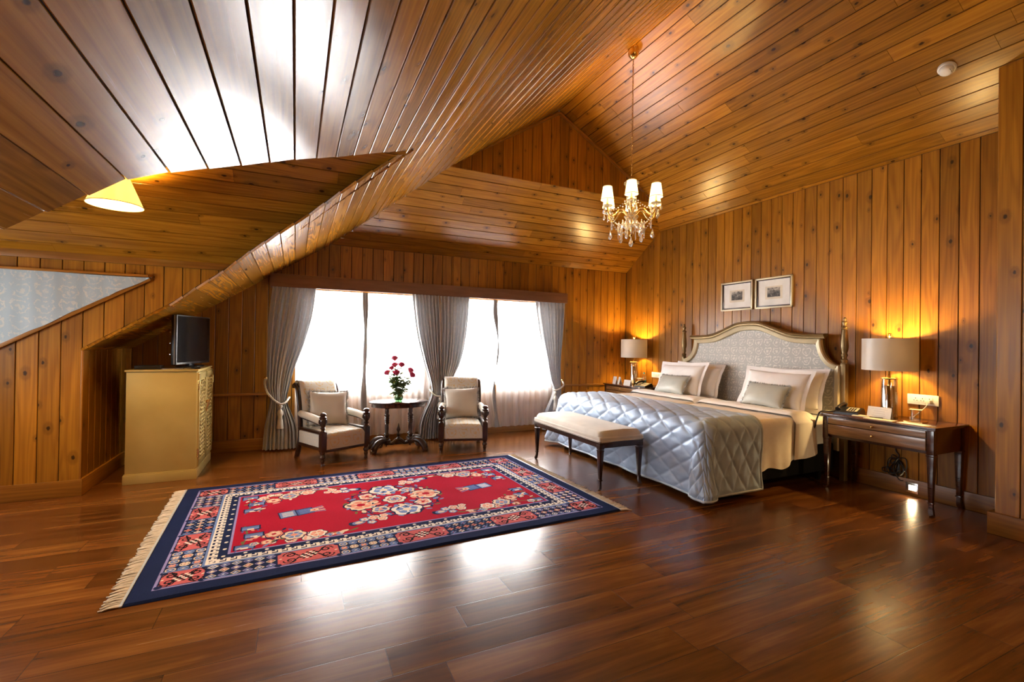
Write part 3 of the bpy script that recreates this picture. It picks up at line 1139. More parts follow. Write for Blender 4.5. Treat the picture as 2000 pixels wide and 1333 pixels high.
def armchair(label, loc, rz):
    t = thing('armchair', label, 'armchair', loc, rz, 'cream damask armchairs by the windows')
    w, d = .27, .28
    # seat: sprung cushion rounded over the front rail
    bm = nb()

    def seat(s, q):
        x = (s - .5) * 2
        # q runs from back over the top to the bottom of the front edge
        hw = .238 - .018 * (1 - q)
        if q < .62:
            y = .24 - (.24 + .27) * (q / .62)
            z = .345 + .028 * (1 - x * x) * math.sin(PI * min(1, q / .62 * .9 + .1)) ** .5
        elif q < .8:
            a = (q - .62) / .18 * PI / 2
            y = -.27 - .035 * math.sin(a)
            z = .345 - .035 * (1 - math.cos(a)) + .02 * (1 - x * x) * math.cos(a) * .4
        else:
            y = -.305 + .012 * (q - .8) / .2
            z = .31 - .145 * (q - .8) / .2
        e = max(0, abs(x) - .86) / .14
        return V((x * hw, y, z - .022 * e * e * (1 if q < .8 else 0)))
    gridf(bm, 24, 44, seat)
    # underside block
    box(bm, (0, -.02, .25), (.47, .5, .14), .01)
    link('seat', bm, MAT['chair_fabric'], t, 60)
    # rails
    bm = nb()
    box(bm, (0, -d, .152), (.5, .035, .03), .005)
    box(bm, (0, .24, .19), (.42, .03, .07), .005)
    for s in (-1, 1):
        M = Matrix.Rotation(-s * .055, 4, 'Z')
        box(bm, (s * (w - .012), -.02, .17), (.034, .52, .035), .005, None)
        box(bm, (s * (w - .012), -.02, .345), (.038, .52, .03), .006, None)
        # curved arm rail under the pad
        tube(bm, spline([(s * w, -d + .02, .44), (s * w, -.1, .455), (s * (w - .01), .1, .468), (s * (w - .02), .235, .475)], 6), .016, 8)
    link('seat_frame', bm, MAT['walnut_dark'], t, 45)
    for s in (-1, 1):
        bm = nb()
        lathe(bm, POST, (s * w, -d, 0), 20)
        box(bm, (s * w, -d, .255), (.062, .062, .212), .006)
        lathe(bm, POSTU, (s * w, -d, 0), 20)
        for a in (0, PI / 2, PI, 1.5 * PI):           # carved petals round the bulb
            box(bm, (s * w + .036 * math.cos(a), -d + .036 * math.sin(a), .48), (.022, .022, .05), .008)
        link('front_post', bm, MAT['walnut_dark'], t, 45)
        bm = nb()
        prof = spline([(s * w * .93, .27, .42), (s * w * .93, .17, .3), (s * w * .93, .235, .1), (s * w * .93, .3, .0)], 6)
        # raked rear leg and scrolled back post in one sweep
        pts = spline([(s * .245, .325, 0), (s * .245, .285, .1), (s * .245, .255, .25), (s * .245, .262, .42), (s * .245, .29, .6), (s * .245, .33, .76), (s * .245, .365, .82), (s * .245, .395, .835), (s * .245, .405, .81)], 7)
        tube(bm, pts, [.03 - .008 * i / len(pts) for i in range(len(pts))], 8)
        tube(bm, [(s * .225, .392, .817), (s * .268, .392, .817)], .026, 14)
        link('rear_leg', bm, MAT['walnut_dark'], t, 45)
        bm = nb()
        pad = spline([(s * w, -d + .035, .475), (s * w, -.1, .492), (s * (w - .008), .08, .505), (s * (w - .018), .235, .512)], 8)
        tube(bm, pad, [.036] + [.04] * (len(pad) - 2) + [.036], 14)
        link('arm_pad', bm, MAT['bench_fabric'], t, 60)
        bm = nb()
        box(bm, (s * (w - .006), -.02, .258), (.034, .47, .135), .008)
        link('side_panel', bm, MAT['chair_side'], t, 45)
    # back: padded, rolled over at the top
    bm = nb()

    def bk(s, q):
        x = (s - .5) * 2
        # q : front bottom -> over the roll -> down behind
        fp = [(0, .2, .34), (.2, .2, .42), (.45, .232, .62), (.62, .268, .76), (.7, .29, .825), (.76, .322, .87), (.82, .37, .885), (.88, .405, .86), (.93, .4, .815), (1, .35, .74)]
        y = smoothi([(a, b) for a, b, c in fp], q)
        z = smoothi([(a, c) for a, b, c in fp], q)
        e = max(0, abs(x) - .82) / .18
        y -= (.03 * (1 - x * x)) * (1 if q < .75 else 0) * math.sin(PI * min(q / .75, 1))
        return V((x * .228, y + .03 * e * e, z))
    gridf(bm, 20, 50, bk)
    gridf(bm, 8, 8, lambda s, q: V(((s - .5) * .44, .34 + .0 * q - .06 * (1 - q), .3 + .5 * q)))
    link('backrest', bm, MAT['chair_fabric'], t, 70)
    return t


A1 = math.radians(26.6)
A2 = math.radians(-15.6)
armchair('cream damask armchair with dark carved posts beside the left curtain', (.397, 5.776, 0), A1)
armchair('cream damask armchair with dark carved posts to the right of the rose table', (1.977, 5.752, 0), A2)


def pillow_bm(bm, w, h, t, flange=0.0, wr=.006, seed=0, n=28, pinch=.07, sag=0.0):
    off = V((seed * 3.1, seed * 1.7, 0))

    def side(sg):
        def f(a, b):
            x, y = (a - .5) * 2, (b - .5) * 2
            k = max(0.0, (1 - abs(x) ** 2.6)) * max(0.0, (1 - abs(y) ** 2.6))
            th = t / 2 * k ** .5
            px = x * w / 2 * (1 - pinch * (1 - y * y) * (abs(x) ** 3))
            py = y * h / 2 * (1 - pinch * (1 - x * x) * (abs(y) ** 3))
            nz = mnoise.noise(V((px * 6, py * 6, sg * 4)) + off) * wr * 1.6 + mnoise.noise(V((px * 17, py * 17, sg)) + off) * wr * .6
            return V((px, py - sag * (1 - x * x) * (b) * .0, sg * (th + nz * (k ** .5))))
        return f
    gridf(bm, n, n, side(1))
    vs, fs = gridf(bm, n, n, side(-1))
    for f in fs:
        f.normal_flip()
    if flange:
        # flat border round the seam
        def rim(s, q):
            a = s * 4
            k = int(a) % 4
            u = (a - int(a)) * 2 - 1
            x, y = ((u, -1), (1, u), (-u, 1), (-1, -u))[k]
            px = x * w / 2 * (1 - pinch * (1 - y * y) * (abs(x) ** 3))
            py = y * h / 2 * (1 - pinch * (1 - x * x) * (abs(y) ** 3))
            e = flange * q
            return V((px + math.copysign(e, x) * (abs(x) ** 8), py + math.copysign(e, y) * (abs(y) ** 8), .004 * math.sin(s * 60) * q))
        gridf(bm, 96, 3, rim)
    bmesh.ops.remove_doubles(bm, verts=bm.verts[:], dist=.0008)


def fringe_bm(bm, w, h, pinch, ln, seed, step=.0045, sides=(0, 1, 2, 3)):
    """short loose tufts sewn round a cushion edge"""
    rnd = random.Random(seed)
    for k in sides:
        L = w if k in (0, 2) else h
        m = int(L / step)
        for i in range(m):
            u = (i + rnd.random()) / m * 2 - 1
            x, y = ((u, -1), (1, u), (-u, 1), (-1, -u))[k]
            px = x * w / 2 * (1 - pinch * (1 - y * y) * (abs(x) ** 3))
            py = y * h / 2 * (1 - pinch * (1 - x * x) * (abs(y) ** 3))
            out = V((0, -1, 0)) if k == 0 else V((1, 0, 0)) if k == 1 else V((0, 1, 0)) if k == 2 else V((-1, 0, 0))
            for _ in range(2):
                d = (out + V((rnd.uniform(-.5, .5), rnd.uniform(-.5, .5), rnd.uniform(-.9, .9)))).normalized()
                l = ln * rnd.uniform(.7, 1.15)
                p = V((px, py, rnd.uniform(-.008, .008))) - out * .006
                s = d.orthogonal().normalized() * .004
                s2 = d.cross(s).normalized() * .004
                tip = p + d * l
                a = [bm.verts.new(p + s), bm.verts.new(p - s * .5 + s2), bm.verts.new(p - s * .5 - s2), bm.verts.new(tip)]
                bm.faces.new((a[0], a[1], a[3]))
                bm.faces.new((a[1], a[2], a[3]))
                bm.faces.new((a[2], a[0], a[3]))


def cushion(label, w, h, th, M, mat, fr, seed, group, name='cushion', cat='cushion'):
    t = thing(name, label, cat, M.translation, 0, group)
    R = M.to_3x3().to_4x4()
    bm = nb()
    pillow_bm(bm, w, h, th, 0, .005, seed)
    for v in bm.verts:
        v.co = R @ v.co
    link('cushion_cover', bm, mat, t, 180)
    bm = nb()
    fringe_bm(bm, w, h, .07, fr, seed)
    for v in bm.verts:
        v.co = R @ v.co
    link('fringe', bm, MAT['fringe_grey'], t)
    return t


def lean(base, rz, tilt, h, spin=0.0):
    """cushion standing on its lower edge at base, facing -y turned by rz, leaning back by tilt"""
    R = Matrix.Rotation(rz, 4, 'Z') @ Matrix.Rotation(PI / 2 - tilt, 4, 'X') @ Matrix.Rotation(spin, 4, 'Z')
    return Matrix.Translation(V(base) + (R.to_3x3() @ V((0, h / 2, 0)))) @ R


def chair_pt(loc, rz, p):
    return Matrix.Translation(loc) @ Matrix.Rotation(rz, 4, 'Z') @ V(p)


cushion('square cream silk cushion with grey fringe on the left armchair', .43, .40, .14,
        lean(chair_pt((.397, 5.776, 0), A1, (-.03, .035, .37)), A1 - math.radians(22), math.radians(17), .40, -.04), MAT['cushion'], .04, 3, 'cream cushions on the armchairs')
cushion('square cream silk cushion with grey fringe on the armchair right of the table', .44, .40, .14,
        lean(chair_pt((1.977, 5.752, 0), A2, (-.0, .035, .37)), A2, math.radians(17), .40, .03), MAT['cushion'], .04, 5, 'cream cushions on the armchairs')

# ================================================================ ROSE TABLE
TC, TA = (1.185, 5.88, 0), math.radians(-4)
tb = thing('side_table', 'oval dark carved side table with twin turned columns between the armchairs', 'table', TC, TA)


def oval(bm, a, b, z0, z1, n=48, ins=.008):
    R = []
    for z, k in ((z0, -ins), (z0 + .005, 0), (z1 - .005, 0), (z1, -ins)):
        R.append([bm.verts.new(V(((a + k) * math.cos(2 * PI * i / n), (b + k) * math.sin(2 * PI * i / n), z))) for i in range(n)])
    for p, q in zip(R, R[1:]):
        for i in range(n):
            bm.faces.new((p[i], p[(i + 1) % n], q[(i + 1) % n], q[i]))
    bm.faces.new(R[0][::-1])
    bm.faces.new(R[-1])


bm = nb()
oval(bm, .36, .24, .594, .615)
link('tabletop', bm, MAT['mahogany'], tb, 40)
bm = nb()
oval(bm, .335, .215, .545, .594)
link('apron', bm, MAT['mahogany'], tb, 40)
COL = [(.022, .14), (.03, .148), (.03, .16), (.02, .17), (.024, .185), (.033, .2), (.022, .215), (.016, .225), (.02, .28), (.017, .33), (.026, .338)]
COL += [(.02 + .009 * (k % 2), .345 + .0125 * k) for k in range(8)]
COL += [(.026, .45), (.017, .458), (.02, .49), (.017, .515), (.028, .522), (.03, .535), (.022, .545)]
for sx in (-1, 1):
    for sy in (-1, 1):
        bm = nb()
        lathe(bm, COL, (sx * .145, sy * .045, 0), 16)
        link('column', bm, MAT['walnut_dark'], tb, 50)
    bm = nb()
    box(bm, (sx * .145, 0, .12), (.085, .17, .05), .012)
    box(bm, (sx * .145, 0, .09), (.05, .1, .03), .012)
    lathe(bm, [(.004, .045), (.014, .06), (.006, .07), (.016, .08)], (sx * .145, 0, 0), 12)
    link('column_base', bm, MAT['walnut_dark'], tb, 50)
    for sy in (-1, 1):
        bm = nb()
        pts = spline([(sx * .15, sy * .05, .115), (sx * .2, sy * .085, .135), (sx * .26, sy * .12, .115), (sx * .3, sy * .145, .06), (sx * .31, sy * .155, .024), (sx * .34, sy * .17, .02)], 7)
        n = len(pts)
        tube(bm, pts, [.026 + .016 * math.sin(PI * i / n) for i in range(n)], 10)
        tube(bm, spline([(sx * .2, sy * .08, .1), (sx * .215, sy * .1, .07), (sx * .25, sy * .11, .07), (sx * .245, sy * .105, .095)], 6), .014, 8)
        link('foot', bm, MAT['walnut_dark'], tb, 60)
bm = nb()
pr_ = spline([(-.13, 0, .1), (-.08, 0, .085), (-.03, 0, .12), (0, 0, .135), (.03, 0, .12), (.08, 0, .085), (.13, 0, .1)], 8)
tube(bm, pr_, .022, 10)
box(bm, (0, 0, .105), (.09, .03, .08), .01)
lathe(bm, [(.02, .14), (.026, .15), (.012, .165), (.017, .18), (.024, .195), (.012, .21), (.01, .222), (.022, .245), (.024, .258), (.012, .29), (.005, .325), (.002, .335)], (0, 0, 0), 14)
link('stretcher', bm, MAT['walnut_dark'], tb, 50)

# vase
VC = V((1.17, 5.83, .615))
vs = thing('vase', 'short round green glass vase on the oval side table', 'vase', VC)
bm = nb()
lathe(bm, [(.02, .001), (.04, .002), (.05, .02), (.054, .045), (.05, .07), (.044, .09), (.046, .108), (.043, .108), (.041, .09), (.047, .07), (.05, .045), (.046, .022), (.03, .008)], (0, 0, 0), 24, cap=True)
link('vase_body', bm, MAT['green_glass'], vs, 60)
bm = nb()
rl = random.Random(5)
for k in range(46):
    a, r = rl.random() * 6.28, .034 * math.sqrt(rl.random())
    z = .02 + .075 * rl.random()
    p = V((r * math.cos(a), r * math.sin(a), z))
    d = V((rl.uniform(-1, 1), rl.uniform(-1, 1), rl.uniform(-.4, 1))).normalized()
    s = d.orthogonal().normalized() * .011
    q = p + d * .032
    for w in (p, q):
        pass
    m = (p + q) / 2
    f = [bm.verts.new(p), bm.verts.new(m + s), bm.verts.new(q), bm.verts.new(m - s)]
    bm.faces.new(f)
link('leaf_filling', bm, MAT['leaf'], vs)


def leafv(bm, p, d, upd, L, W):
    d = d.normalized()
    s = d.cross(upd).normalized()
    n = s.cross(d)
    a = [bm.verts.new(p), bm.verts.new(p + d * L * .35 + s * W + n * W * .35), bm.verts.new(p + d * L * .5 - n * W * .1), bm.verts.new(p + d * L * .35 - s * W + n * W * .35),
         bm.verts.new(p + d * L - n * L * .12), bm.verts.new(p + d * L * .72 + s * W * .7 + n * W * .2), bm.verts.new(p + d * L * .72 - s * W * .7 + n * W * .2)]
    bm.faces.new((a[0], a[1], a[2]))
    bm.faces.new((a[0], a[2], a[3]))
    bm.faces.new((a[1], a[5], a[2]))
    bm.faces.new((a[3], a[2], a[6]))
    bm.faces.new((a[5], a[4], a[2]))
    bm.faces.new((a[6], a[2], a[4]))


def rose(label, head, seed, nl=9, size=.036):
    rnd = random.Random(seed)
    base = VC + V((rnd.uniform(-.015, .015), rnd.uniform(-.015, .015), .012))
    t = thing('rose', label, 'rose', base, 0, 'pink roses in the green vase')
    H = V(head) - base
    neck = V((H.x * .25, H.y * .25, .1))
    pts = spline([(0, 0, 0), neck, V((H.x * .6, H.y * .6, .1 + (H.z - .1) * .55)), H], 8)
    bm = nb()
    tube(bm, pts, .003, 6)
    link('stem', bm, MAT['stem'], t, 180)
    bm = nb()
    d = (pts[-1] - pts[-3]).normalized()
    Q = d.to_track_quat('Z', 'Y').to_matrix().to_4x4()
    Mb = Matrix.Translation(H) @ Q
    for ring, (cnt, r0, r1, hh) in enumerate(((5, .55, 1.0, .75), (5, .42, .78, 1.0), (4, .3, .52, 1.12), (3, .14, .3, 1.15))):
        for k in range(cnt):
            a0 = 2 * PI * (k + .37 * ring) / cnt

            def pet(s, q):
                a = a0 + (s - .5) * 2 * PI / cnt * 1.5
                r = size * (.15 + (r1 - .15) * math.sin(q * PI / 2 * .95) ** .8) * (1 - .08 * abs(s - .5)) + (.004 if q > .9 and ring < 2 else 0)
                z = size * (hh * q * 1.25 - .1 - (.25 * (abs(s - .5) * 2) ** 2) * q)
                return Mb @ V((r * math.cos(a), r * math.sin(a), z))
            gridf(bm, 6, 5, pet)
    lathe(bm, [(.002, -.012), (.012, -.004), (.016, .006)], (0, 0, 0), 8, Mb)
    link('bloom', bm, MAT['rose'], t, 180)
    bm = nb()
    for k in range(nl * 3):
        i = rnd.randrange(int(len(pts) * .3), int(len(pts) * .78))
        a = rnd.random() * 6.28
        d = V((math.cos(a), math.sin(a), rnd.uniform(-.3, .7)))
        leafv(bm, pts[i], d, V((0, 0, 1)), rnd.uniform(.06, .105), rnd.uniform(.02, .03))
    link('foliage', bm, MAT['leaf'], t)
    return t


rt_x = V((.9068, -.4216, 0))
fwd_x = V((.4216, .9068, 0))


def at_vase(dx, z, dy=0.0):
    return V((VC.x, VC.y, z)) + rt_x * dx + fwd_x * dy


for lab, dx, z, dy, sd in (('topmost pink rose in the vase', -.055, 1.125, .0, 1), ('pink rose high in the vase, just below the topmost one', -.058, 1.04, .03, 2),
                           ('small pink rosebud at the upper left of the bouquet', -.085, 1.01, -.02, 3), ('large pink rose at the upper middle of the bouquet', .03, 1.045, -.01, 4),
                           ('pink rose facing forward in the middle of the bouquet', -.012, .95, -.07, 5), ('pink rose at the far left of the bouquet, standing apart', -.14, .945, .02, 6),
                           ('upper of the two pink roses at the right of the bouquet', .125, .98, .03, 7), ('lower of the two pink roses at the right of the bouquet', .152, .925, -.01, 8)):
    rose(lab, at_vase(dx, z, dy), sd, size=.032 if 'bud' in lab else .042)

# ================================================================ BED
BY0, BYS, BY1 = 2.93, 4.15, 5.37      # near edge, split, far edge
BX0, BX1 = 3.19, 5.06                  # foot, head
BZ = .655
bed = thing('bed', 'wide twin bed with a gold framed damask headboard against the plank wall', 'bed', (5.1, 3.965, 0))
BO = V((5.1, 3.965, 0))
# headboard outline (y from centre, z), mirrored
half = spline([(0, 1.62, 0), (.16, 1.605, 0), (.34, 1.54, 0), (.52, 1.475, 0), (.7, 1.455, 0), (.865, 1.452, 0)], 6)
scoop = [(.865 - .02 * math.sin(a) + .2 * (1 - math.cos(a)), 1.44 - .26 * math.sin(a) ** 1.0, 0) for a in [i * PI / 2 / 10 for i in range(1, 11)]]
scoop = [(.865 + .195 * (1 - math.cos(a)), 1.44 - .265 * math.sin(a), 0) for a in [i * PI / 2 / 12 for i in range(0, 13)]]
edge = [(p[0], p[1]) for p in half] + [(p[0], p[1]) for p in scoop] + [(1.062, .3)]
full = [(-a, b) for a, b in edge[::-1]] + edge[1:]


def inset(poly, d):
    out = []
    n = len(poly)
    for i in range(n):
        a = V(poly[max(i - 1, 0)])
        b = V(poly[min(i + 1, n - 1)])
        t = (b - a).normalized()
        nrm = V((t.y, -t.x))
        out.append((poly[i][0] + nrm.x * d, poly[i][1] + nrm.y * d))
    return out


inn = inset(full, .06)
# keep the inner outline clean at the sharp shoulder
na = len(half)
mid_ = len(full) // 2
clean = []
for i, (a, b) in enumerate(inn):
    on_arch = abs(full[i][0]) < .8651 and full[i][1] > 1.4515
    if on_arch:
        a = max(-.806, min(.806, a))
    elif abs(full[i][0]) < 1.0615:
        b = min(b, 1.392)
        a = math.copysign(max(abs(a), .806), a)
    clean.append((max(-1.0, min(1.0, a)), b))
inn = clean


def wall_m(y, z, x):      # headboard local: depth x, across y, up z
    return V((x, y, z))


bm = nb()
hz_ = [(p[0], p[1] - .045) for p in half]


def ptop(y):
    y = abs(y)
    if y <= .806:
        return interp(hz_, y)
    return min(1.41, 1.44 - .31 * math.sqrt(max(0, 1 - ((1.06 - y) / .255) ** 2)))


cols = [-1.03 + 2.06 * k / 120 for k in range(121)]
prev = None
for y in cols:
    cur = (bm.verts.new(wall_m(y, ptop(y), -.012)), bm.verts.new(wall_m(y, .3, -.012)))
    if prev:
        bm.faces.new((prev[0], prev[1], cur[1], cur[0]))
    prev = cur
link('headboard_panel', bm, MAT['headboard_fabric'], bed, 180)
# champagne moulding: swept section between outer and inner outlines
bm = nb()
sec = [(0, -.0), (0, -.045), (.18, -.055), (.4, -.05), (.62, -.044), (.85, -.04), (1, -.026), (1, -.008)]
R = []
for (a, b), (c, d) in zip(full, inn):
    R.append([bm.verts.new(wall_m(a + (c - a) * k, b + (d - b) * k, x)) for k, x in sec])
for p, q in zip(R, R[1:]):
    for i in range(len(sec) - 1):
        bm.faces.new((p[i], p[i + 1], q[i + 1], q[i]))
link('headboard_moulding', bm, MAT['champagne'], bed, 35)
# darker cornice along the arched top
bm = nb()
arch = [(-p[0], p[1]) for p in half[::-1]] + [(p[0], p[1]) for p in half[1:]]
arch = [(arch[0][0] - .05, arch[0][1])] + arch + [(arch[-1][0] + .05, arch[-1][1])]
sec = [(.0, .03), (-.05, -.0), (-.062, .008), (-.064, .02), (-.075, .028), (-.08, .04), (-.07, .05), (.0, .055)]
R = []
for i, (a, b) in enumerate(arch):
    R.append([bm.verts.new(wall_m(a, b + z, x)) for x, z in sec])
for p, q in zip(R, R[1:]):
    for i in range(len(sec)):
        j = (i + 1) % len(sec)
        bm.faces.new((p[i], p[j], q[j], q[i]))
bm.faces.new(R[0])
bm.faces.new(R[-1][::-1])
link('headboard_cornice', bm, MAT['gold_wood'], bed, 35)
bm = nb()
tb_ = [bm.verts.new(wall_m(a, b, .035)) for a, b in full]
bb_ = [bm.verts.new(wall_m(a, .05, .035)) for a, b in full]
fr_ = [bm.verts.new(wall_m(a, b, .0)) for a, b in full]
for i in range(len(full) - 1):
    bm.faces.new((tb_[i], tb_[i + 1], bb_[i + 1], bb_[i]))
    bm.faces.new((tb_[i], fr_[i], fr_[i + 1], tb_[i + 1]))
link('headboard_back', bm, MAT['gold_wood'], bed)
for s in (-1, 1):
    bm = nb()
    box(bm, (-.005, s * 1.085, .595), (.06, .05, 1.19), .006)
    PF = [(.03, 1.19), (.032, 1.2), (.024, 1.205), (.03, 1.225), (.033, 1.235), (.022, 1.245), (.019, 1.26), (.029, 1.275), (.029, 1.29), (.022, 1.3), (.03, 1.33), (.036, 1.37), (.034, 1.42),
          (.027, 1.5), (.022, 1.545), (.03, 1.553), (.033, 1.565), (.02, 1.575), (.016, 1.59), (.024, 1.61), (.024, 1.625), (.012, 1.635), (.016, 1.65), (.015, 1.66), (.004, 1.672)]
    lathe(bm, PF, (-.005, s * 1.085, 0), 20)
    link('bed_post', bm, MAT['gold_wood'], bed, 50)
for k, (a, b) in enumerate(((BY0 + .03, BYS - .01), (BYS + .01, BY1 - .03))):
    bm = nb()
    box(bm, ((BX0 + .08 + BX1) / 2 - BO.x, (a + b) / 2 - BO.y, .235), (BX1 - BX0 - .08, b - a, .27), .01)
    link('bed_base', bm, MAT['black_base'], bed)
    for x in (BX0 + .08, BX1 - .15):
        for y in (a + .06, b - .06):
            bm = nb()
            lathe(bm, [(.022, 0), (.024, .02), (.03, .1)], (x - BO.x, y - BO.y, 0), 12)
            link('bed_leg', bm, MAT['black_base'], bed, 50)

for lab, a, b in (('white mattress of the bed half nearer the camera, under the right pillows', BY0, BYS - .015), ('white mattress of the bed half toward the windows, under the left pillows', BYS + .015, BY1)):
    bm = nb()
    box(bm, (0, 0, .137), (BX1 - BX0 - .04, b - a - .02, .27), .05, seg=4)
    o = link('mattress', bm, MAT['white_cotton'], None, 60, ((BX0 + BX1) / 2 - .025, (a + b) / 2, .372))
    tag(o, lab, 'mattress', 'twin mattresses')


def drape(s, t, x0, y0, y1, z, R, flare, hem):
    """cloth laid on the bed top; s = distance towards the foot past x0, t across; hangs past x0 and y0 / y1"""
    def prof(l):
        if l <= 0:
            return 0.0, 0.0
        if l < R * PI / 2:
            return R * math.sin(l / R), R * (1 - math.cos(l / R))
        d = l - R * PI / 2
        return R + flare * d, R + d
    dx = max(0.0, x0 + R - s)
    dy0 = max(0.0, y0 + R - t)
    dy1 = max(0.0, t - (y1 - R))
    dy = dy0 or dy1
    sg = -1 if dy0 else 1
    bx = max(s, x0 + R)
    by = min(max(t, y0 + R), y1 - R)
    if dx > 0 and dy > 0:
        r = max(dx, dy)
        ph = PI / 2 * (dy / (dx + dy))
        o, d = prof(r)
        o += .15 * math.sin(2 * ph) ** 2 * min(1, d / .6) ** 1.6
        return V((bx - o * math.cos(ph), by + sg * o * math.sin(ph), z - d))
    if dx > 0:
        o, d = prof(dx)
        return V((bx - o, by, z - d))
    if dy > 0:
        o, d = prof(dy)
        return V((bx, by + sg * o, z - d))
    return V((s, t, z))


def with_normals(bm, vs, disp):
    bm.normal_update()
    n = {v: v.normal.copy() for v in bm.verts}
    for row in vs:
        for v in row:
            d = disp(v)
            if d:
                v.co += n[v] * d


# bedspreads, each with a white turned-down band near the pillows
def spread(label, y0, y1, hang0, hang1, xa, xb, seed):
    t = thing('bedspread', label, 'bedspread', (xb, (y0 + y1) / 2, BZ), 0, 'cream bedspreads with white turn-down bands')
    O = t.location.copy()
    R = .06
    L0 = hang0 + R * .57
    L1 = hang1 + R * .57

    def pos(s, q, lift=0.0, hemz=True):
        x = xa + (xb - xa) * s
        ta, tb2 = y0 - (hang0 - .02), y1 + (hang1 - .02)
        # the hem rises towards the head
        hw0 = hang0 - (.2 * max(0, (x - 4.2) / .9) if hang0 > .2 else 0) - .012 * math.sin(x * 19) * (hang0 > .2)
        ya = y0 - hw0 + .03
        yb = y1 + hang1 - .03
        y = ya + (yb - ya) * q
        p = drape(9, y, -9, y0, y1, BZ + .016 + lift, R, .02, 0)
        p.x = x
        if p.z < BZ - .08:
            k = min(1, (BZ - .08 - p.z) / .35) * max(0, min(1, (x - 3.86) / .25))
            p.y -= (.016 * math.sin(x * 15 + 1) + .008 * math.sin(x * 37)) * k * (1 if y < (y0 + y1) / 2 else -1)
        p.z += .004 * mnoise.noise(V((p.x * 5, p.y * 5, seed)))
        return p
    bm = nb()
    gridf(bm, 80, 90, lambda s, q: pos(s, q) - O)
    link('cover', bm, MAT['cream_spread'], t, 180)
    bm = nb()

    def band(s, q):
        # a rolled fold lying across the bed
        x = xb - .34 + .32 * s
        q2 = .0 + q
        p = pos((x - xa) / (xb - xa), q2)
        h = .02 + .034 * math.sin(PI * min(1, s * 1.02)) ** .45 + .006 * mnoise.noise(V((x * 8, p.y * 6, seed + 3)))
        if p.z > BZ - .03:
            p.z += h
        else:
            p.y -= h * (1 if p.y < (y0 + y1) / 2 else -1)
            p.z += h * .3
        return p - O
    gridf(bm, 16, 90, band)
    link('turn_down_band', bm, MAT['white_cotton'], t, 180)
    return t


spread('cream bedspread with white turn-down on the bed half nearer the camera', BY0, BYS - .012, .47, .04, 3.66, 4.72, 1)
spread('cream bedspread with white turn-down on the bed half toward the windows', BYS + .012, BY1, .04, .4, 3.66, 4.72, 2)

# quilted runner over the foot of both halves
QX1 = 3.86
qt = thing('quilt', 'silver blue satin quilt with diamond stitching draped over the foot of the bed', 'quilt', (3.2, 3.955, BZ))
QO = qt.location.copy()
hang = .665
NS_, NT_ = 150, 370
S0, S1 = BX0 - .02 + .13 - .72, QX1
T0, T1 = BY0 - .03 + .13 - .715, BY1 + .03 - .13 + .715
bm = nb()
cell = .17


def quilt_pt(a, b):
    s = S1 + (S0 - S1) * a
    t = T0 + (T1 - T0) * b
    # back edge wanders a little across the bed
    s2 = s + (.05 * math.sin(b * 5 + .4) + .04 * (b - .5)) * (1 - a)
    p = drape(s2, t, BX0 - .02, BY0 - .03, BY1 + .03, BZ + .05, .13, .045, 0)
    return p, s, t


vs = []
for i in range(NS_ + 1):
    row = []
    for j in range(NT_ + 1):
        p, s, t = quilt_pt(i / NS_, j / NT_)
        v = bm.verts.new(p - QO)
        row.append(v)
    vs.append(row)
for i in range(NS_):
    for j in range(NT_):
        bm.faces.new((vs[i][j], vs[i][j + 1], vs[i + 1][j + 1], vs[i + 1][j]))
bm.normal_update()
sgn = 1 if vs[5][NT_ // 2].normal.z > 0 else -1
nrm = {v: v.normal * sgn for v in bm.verts}
for i in range(NS_ + 1):
    for j in range(NT_ + 1):
        v = vs[i][j]
        _, s, t = quilt_pt(i / NS_, j / NT_)
        A = (s * 1.0 + t * .62) / cell
        B = (s * 1.0 - t * .62) / cell
        da = abs(A - round(A))
        db = abs(B - round(B))
        d = min(da, db) * cell
        puff = .013 * (1 - math.exp(-(d / .02) ** 1.2))
        wr = .005 * mnoise.noise(V((s * 7, t * 7, 1))) + .003 * mnoise.noise(V((s * 26, t * 12, 4)))
        hemk = min(i / 4, (NS_ - i) / 4, j / 4, (NT_ - j) / 4, 1)
        # soft folds where the cloth hangs
        zz = v.co.z + QO.z
        fall = max(0, min(1, (BZ - zz) / .5))
        fold = .016 * fall * math.sin(t * 9.0 + .8 * math.sin(t * 3)) if zz < BZ else 0
        v.co += nrm[v] * (puff * hemk + wr + fold)
        if v.co.z + QO.z < .03:
            v.co.z = .03 - QO.z + .004 * math.sin(t * 30)
bmesh.ops.recalc_face_normals(bm, faces=bm.faces[:])
rim = [vs[0][j].co.copy() for j in range(0, NT_ + 1, 3)] + [vs[i][NT_].co.copy() for i in range(3, NS_ + 1, 3)] + \
      [vs[NS_][j].co.copy() for j in range(NT_, -1, -3)] + [vs[i][0].co.copy() for i in range(NS_ - 3, 0, -3)]
link('quilted_cover', bm, MAT['quilt'], qt, 180)
bm = nb()
tube(bm, rim, .011, 6, closed=True)
link('edge_piping', bm, MAT['quilt_edge'], qt, 180)


# pillows and cushions
def pillow(label, w, h, th, base, rz, tilt, seed, spin=0.0):
    M = lean(base, rz, tilt, h, spin)
    bm = nb()
    pillow_bm(bm, w, h, th, .045, .012, seed, n=34)
    R = M.to_3x3().to_4x4()
    for v in bm.verts:
        v.co = R @ v.co
    o = link('pillow', bm, MAT['white_cotton'], None, 180, M.translation)
    return tag(o, label, 'pillow', 'white bed pillows')


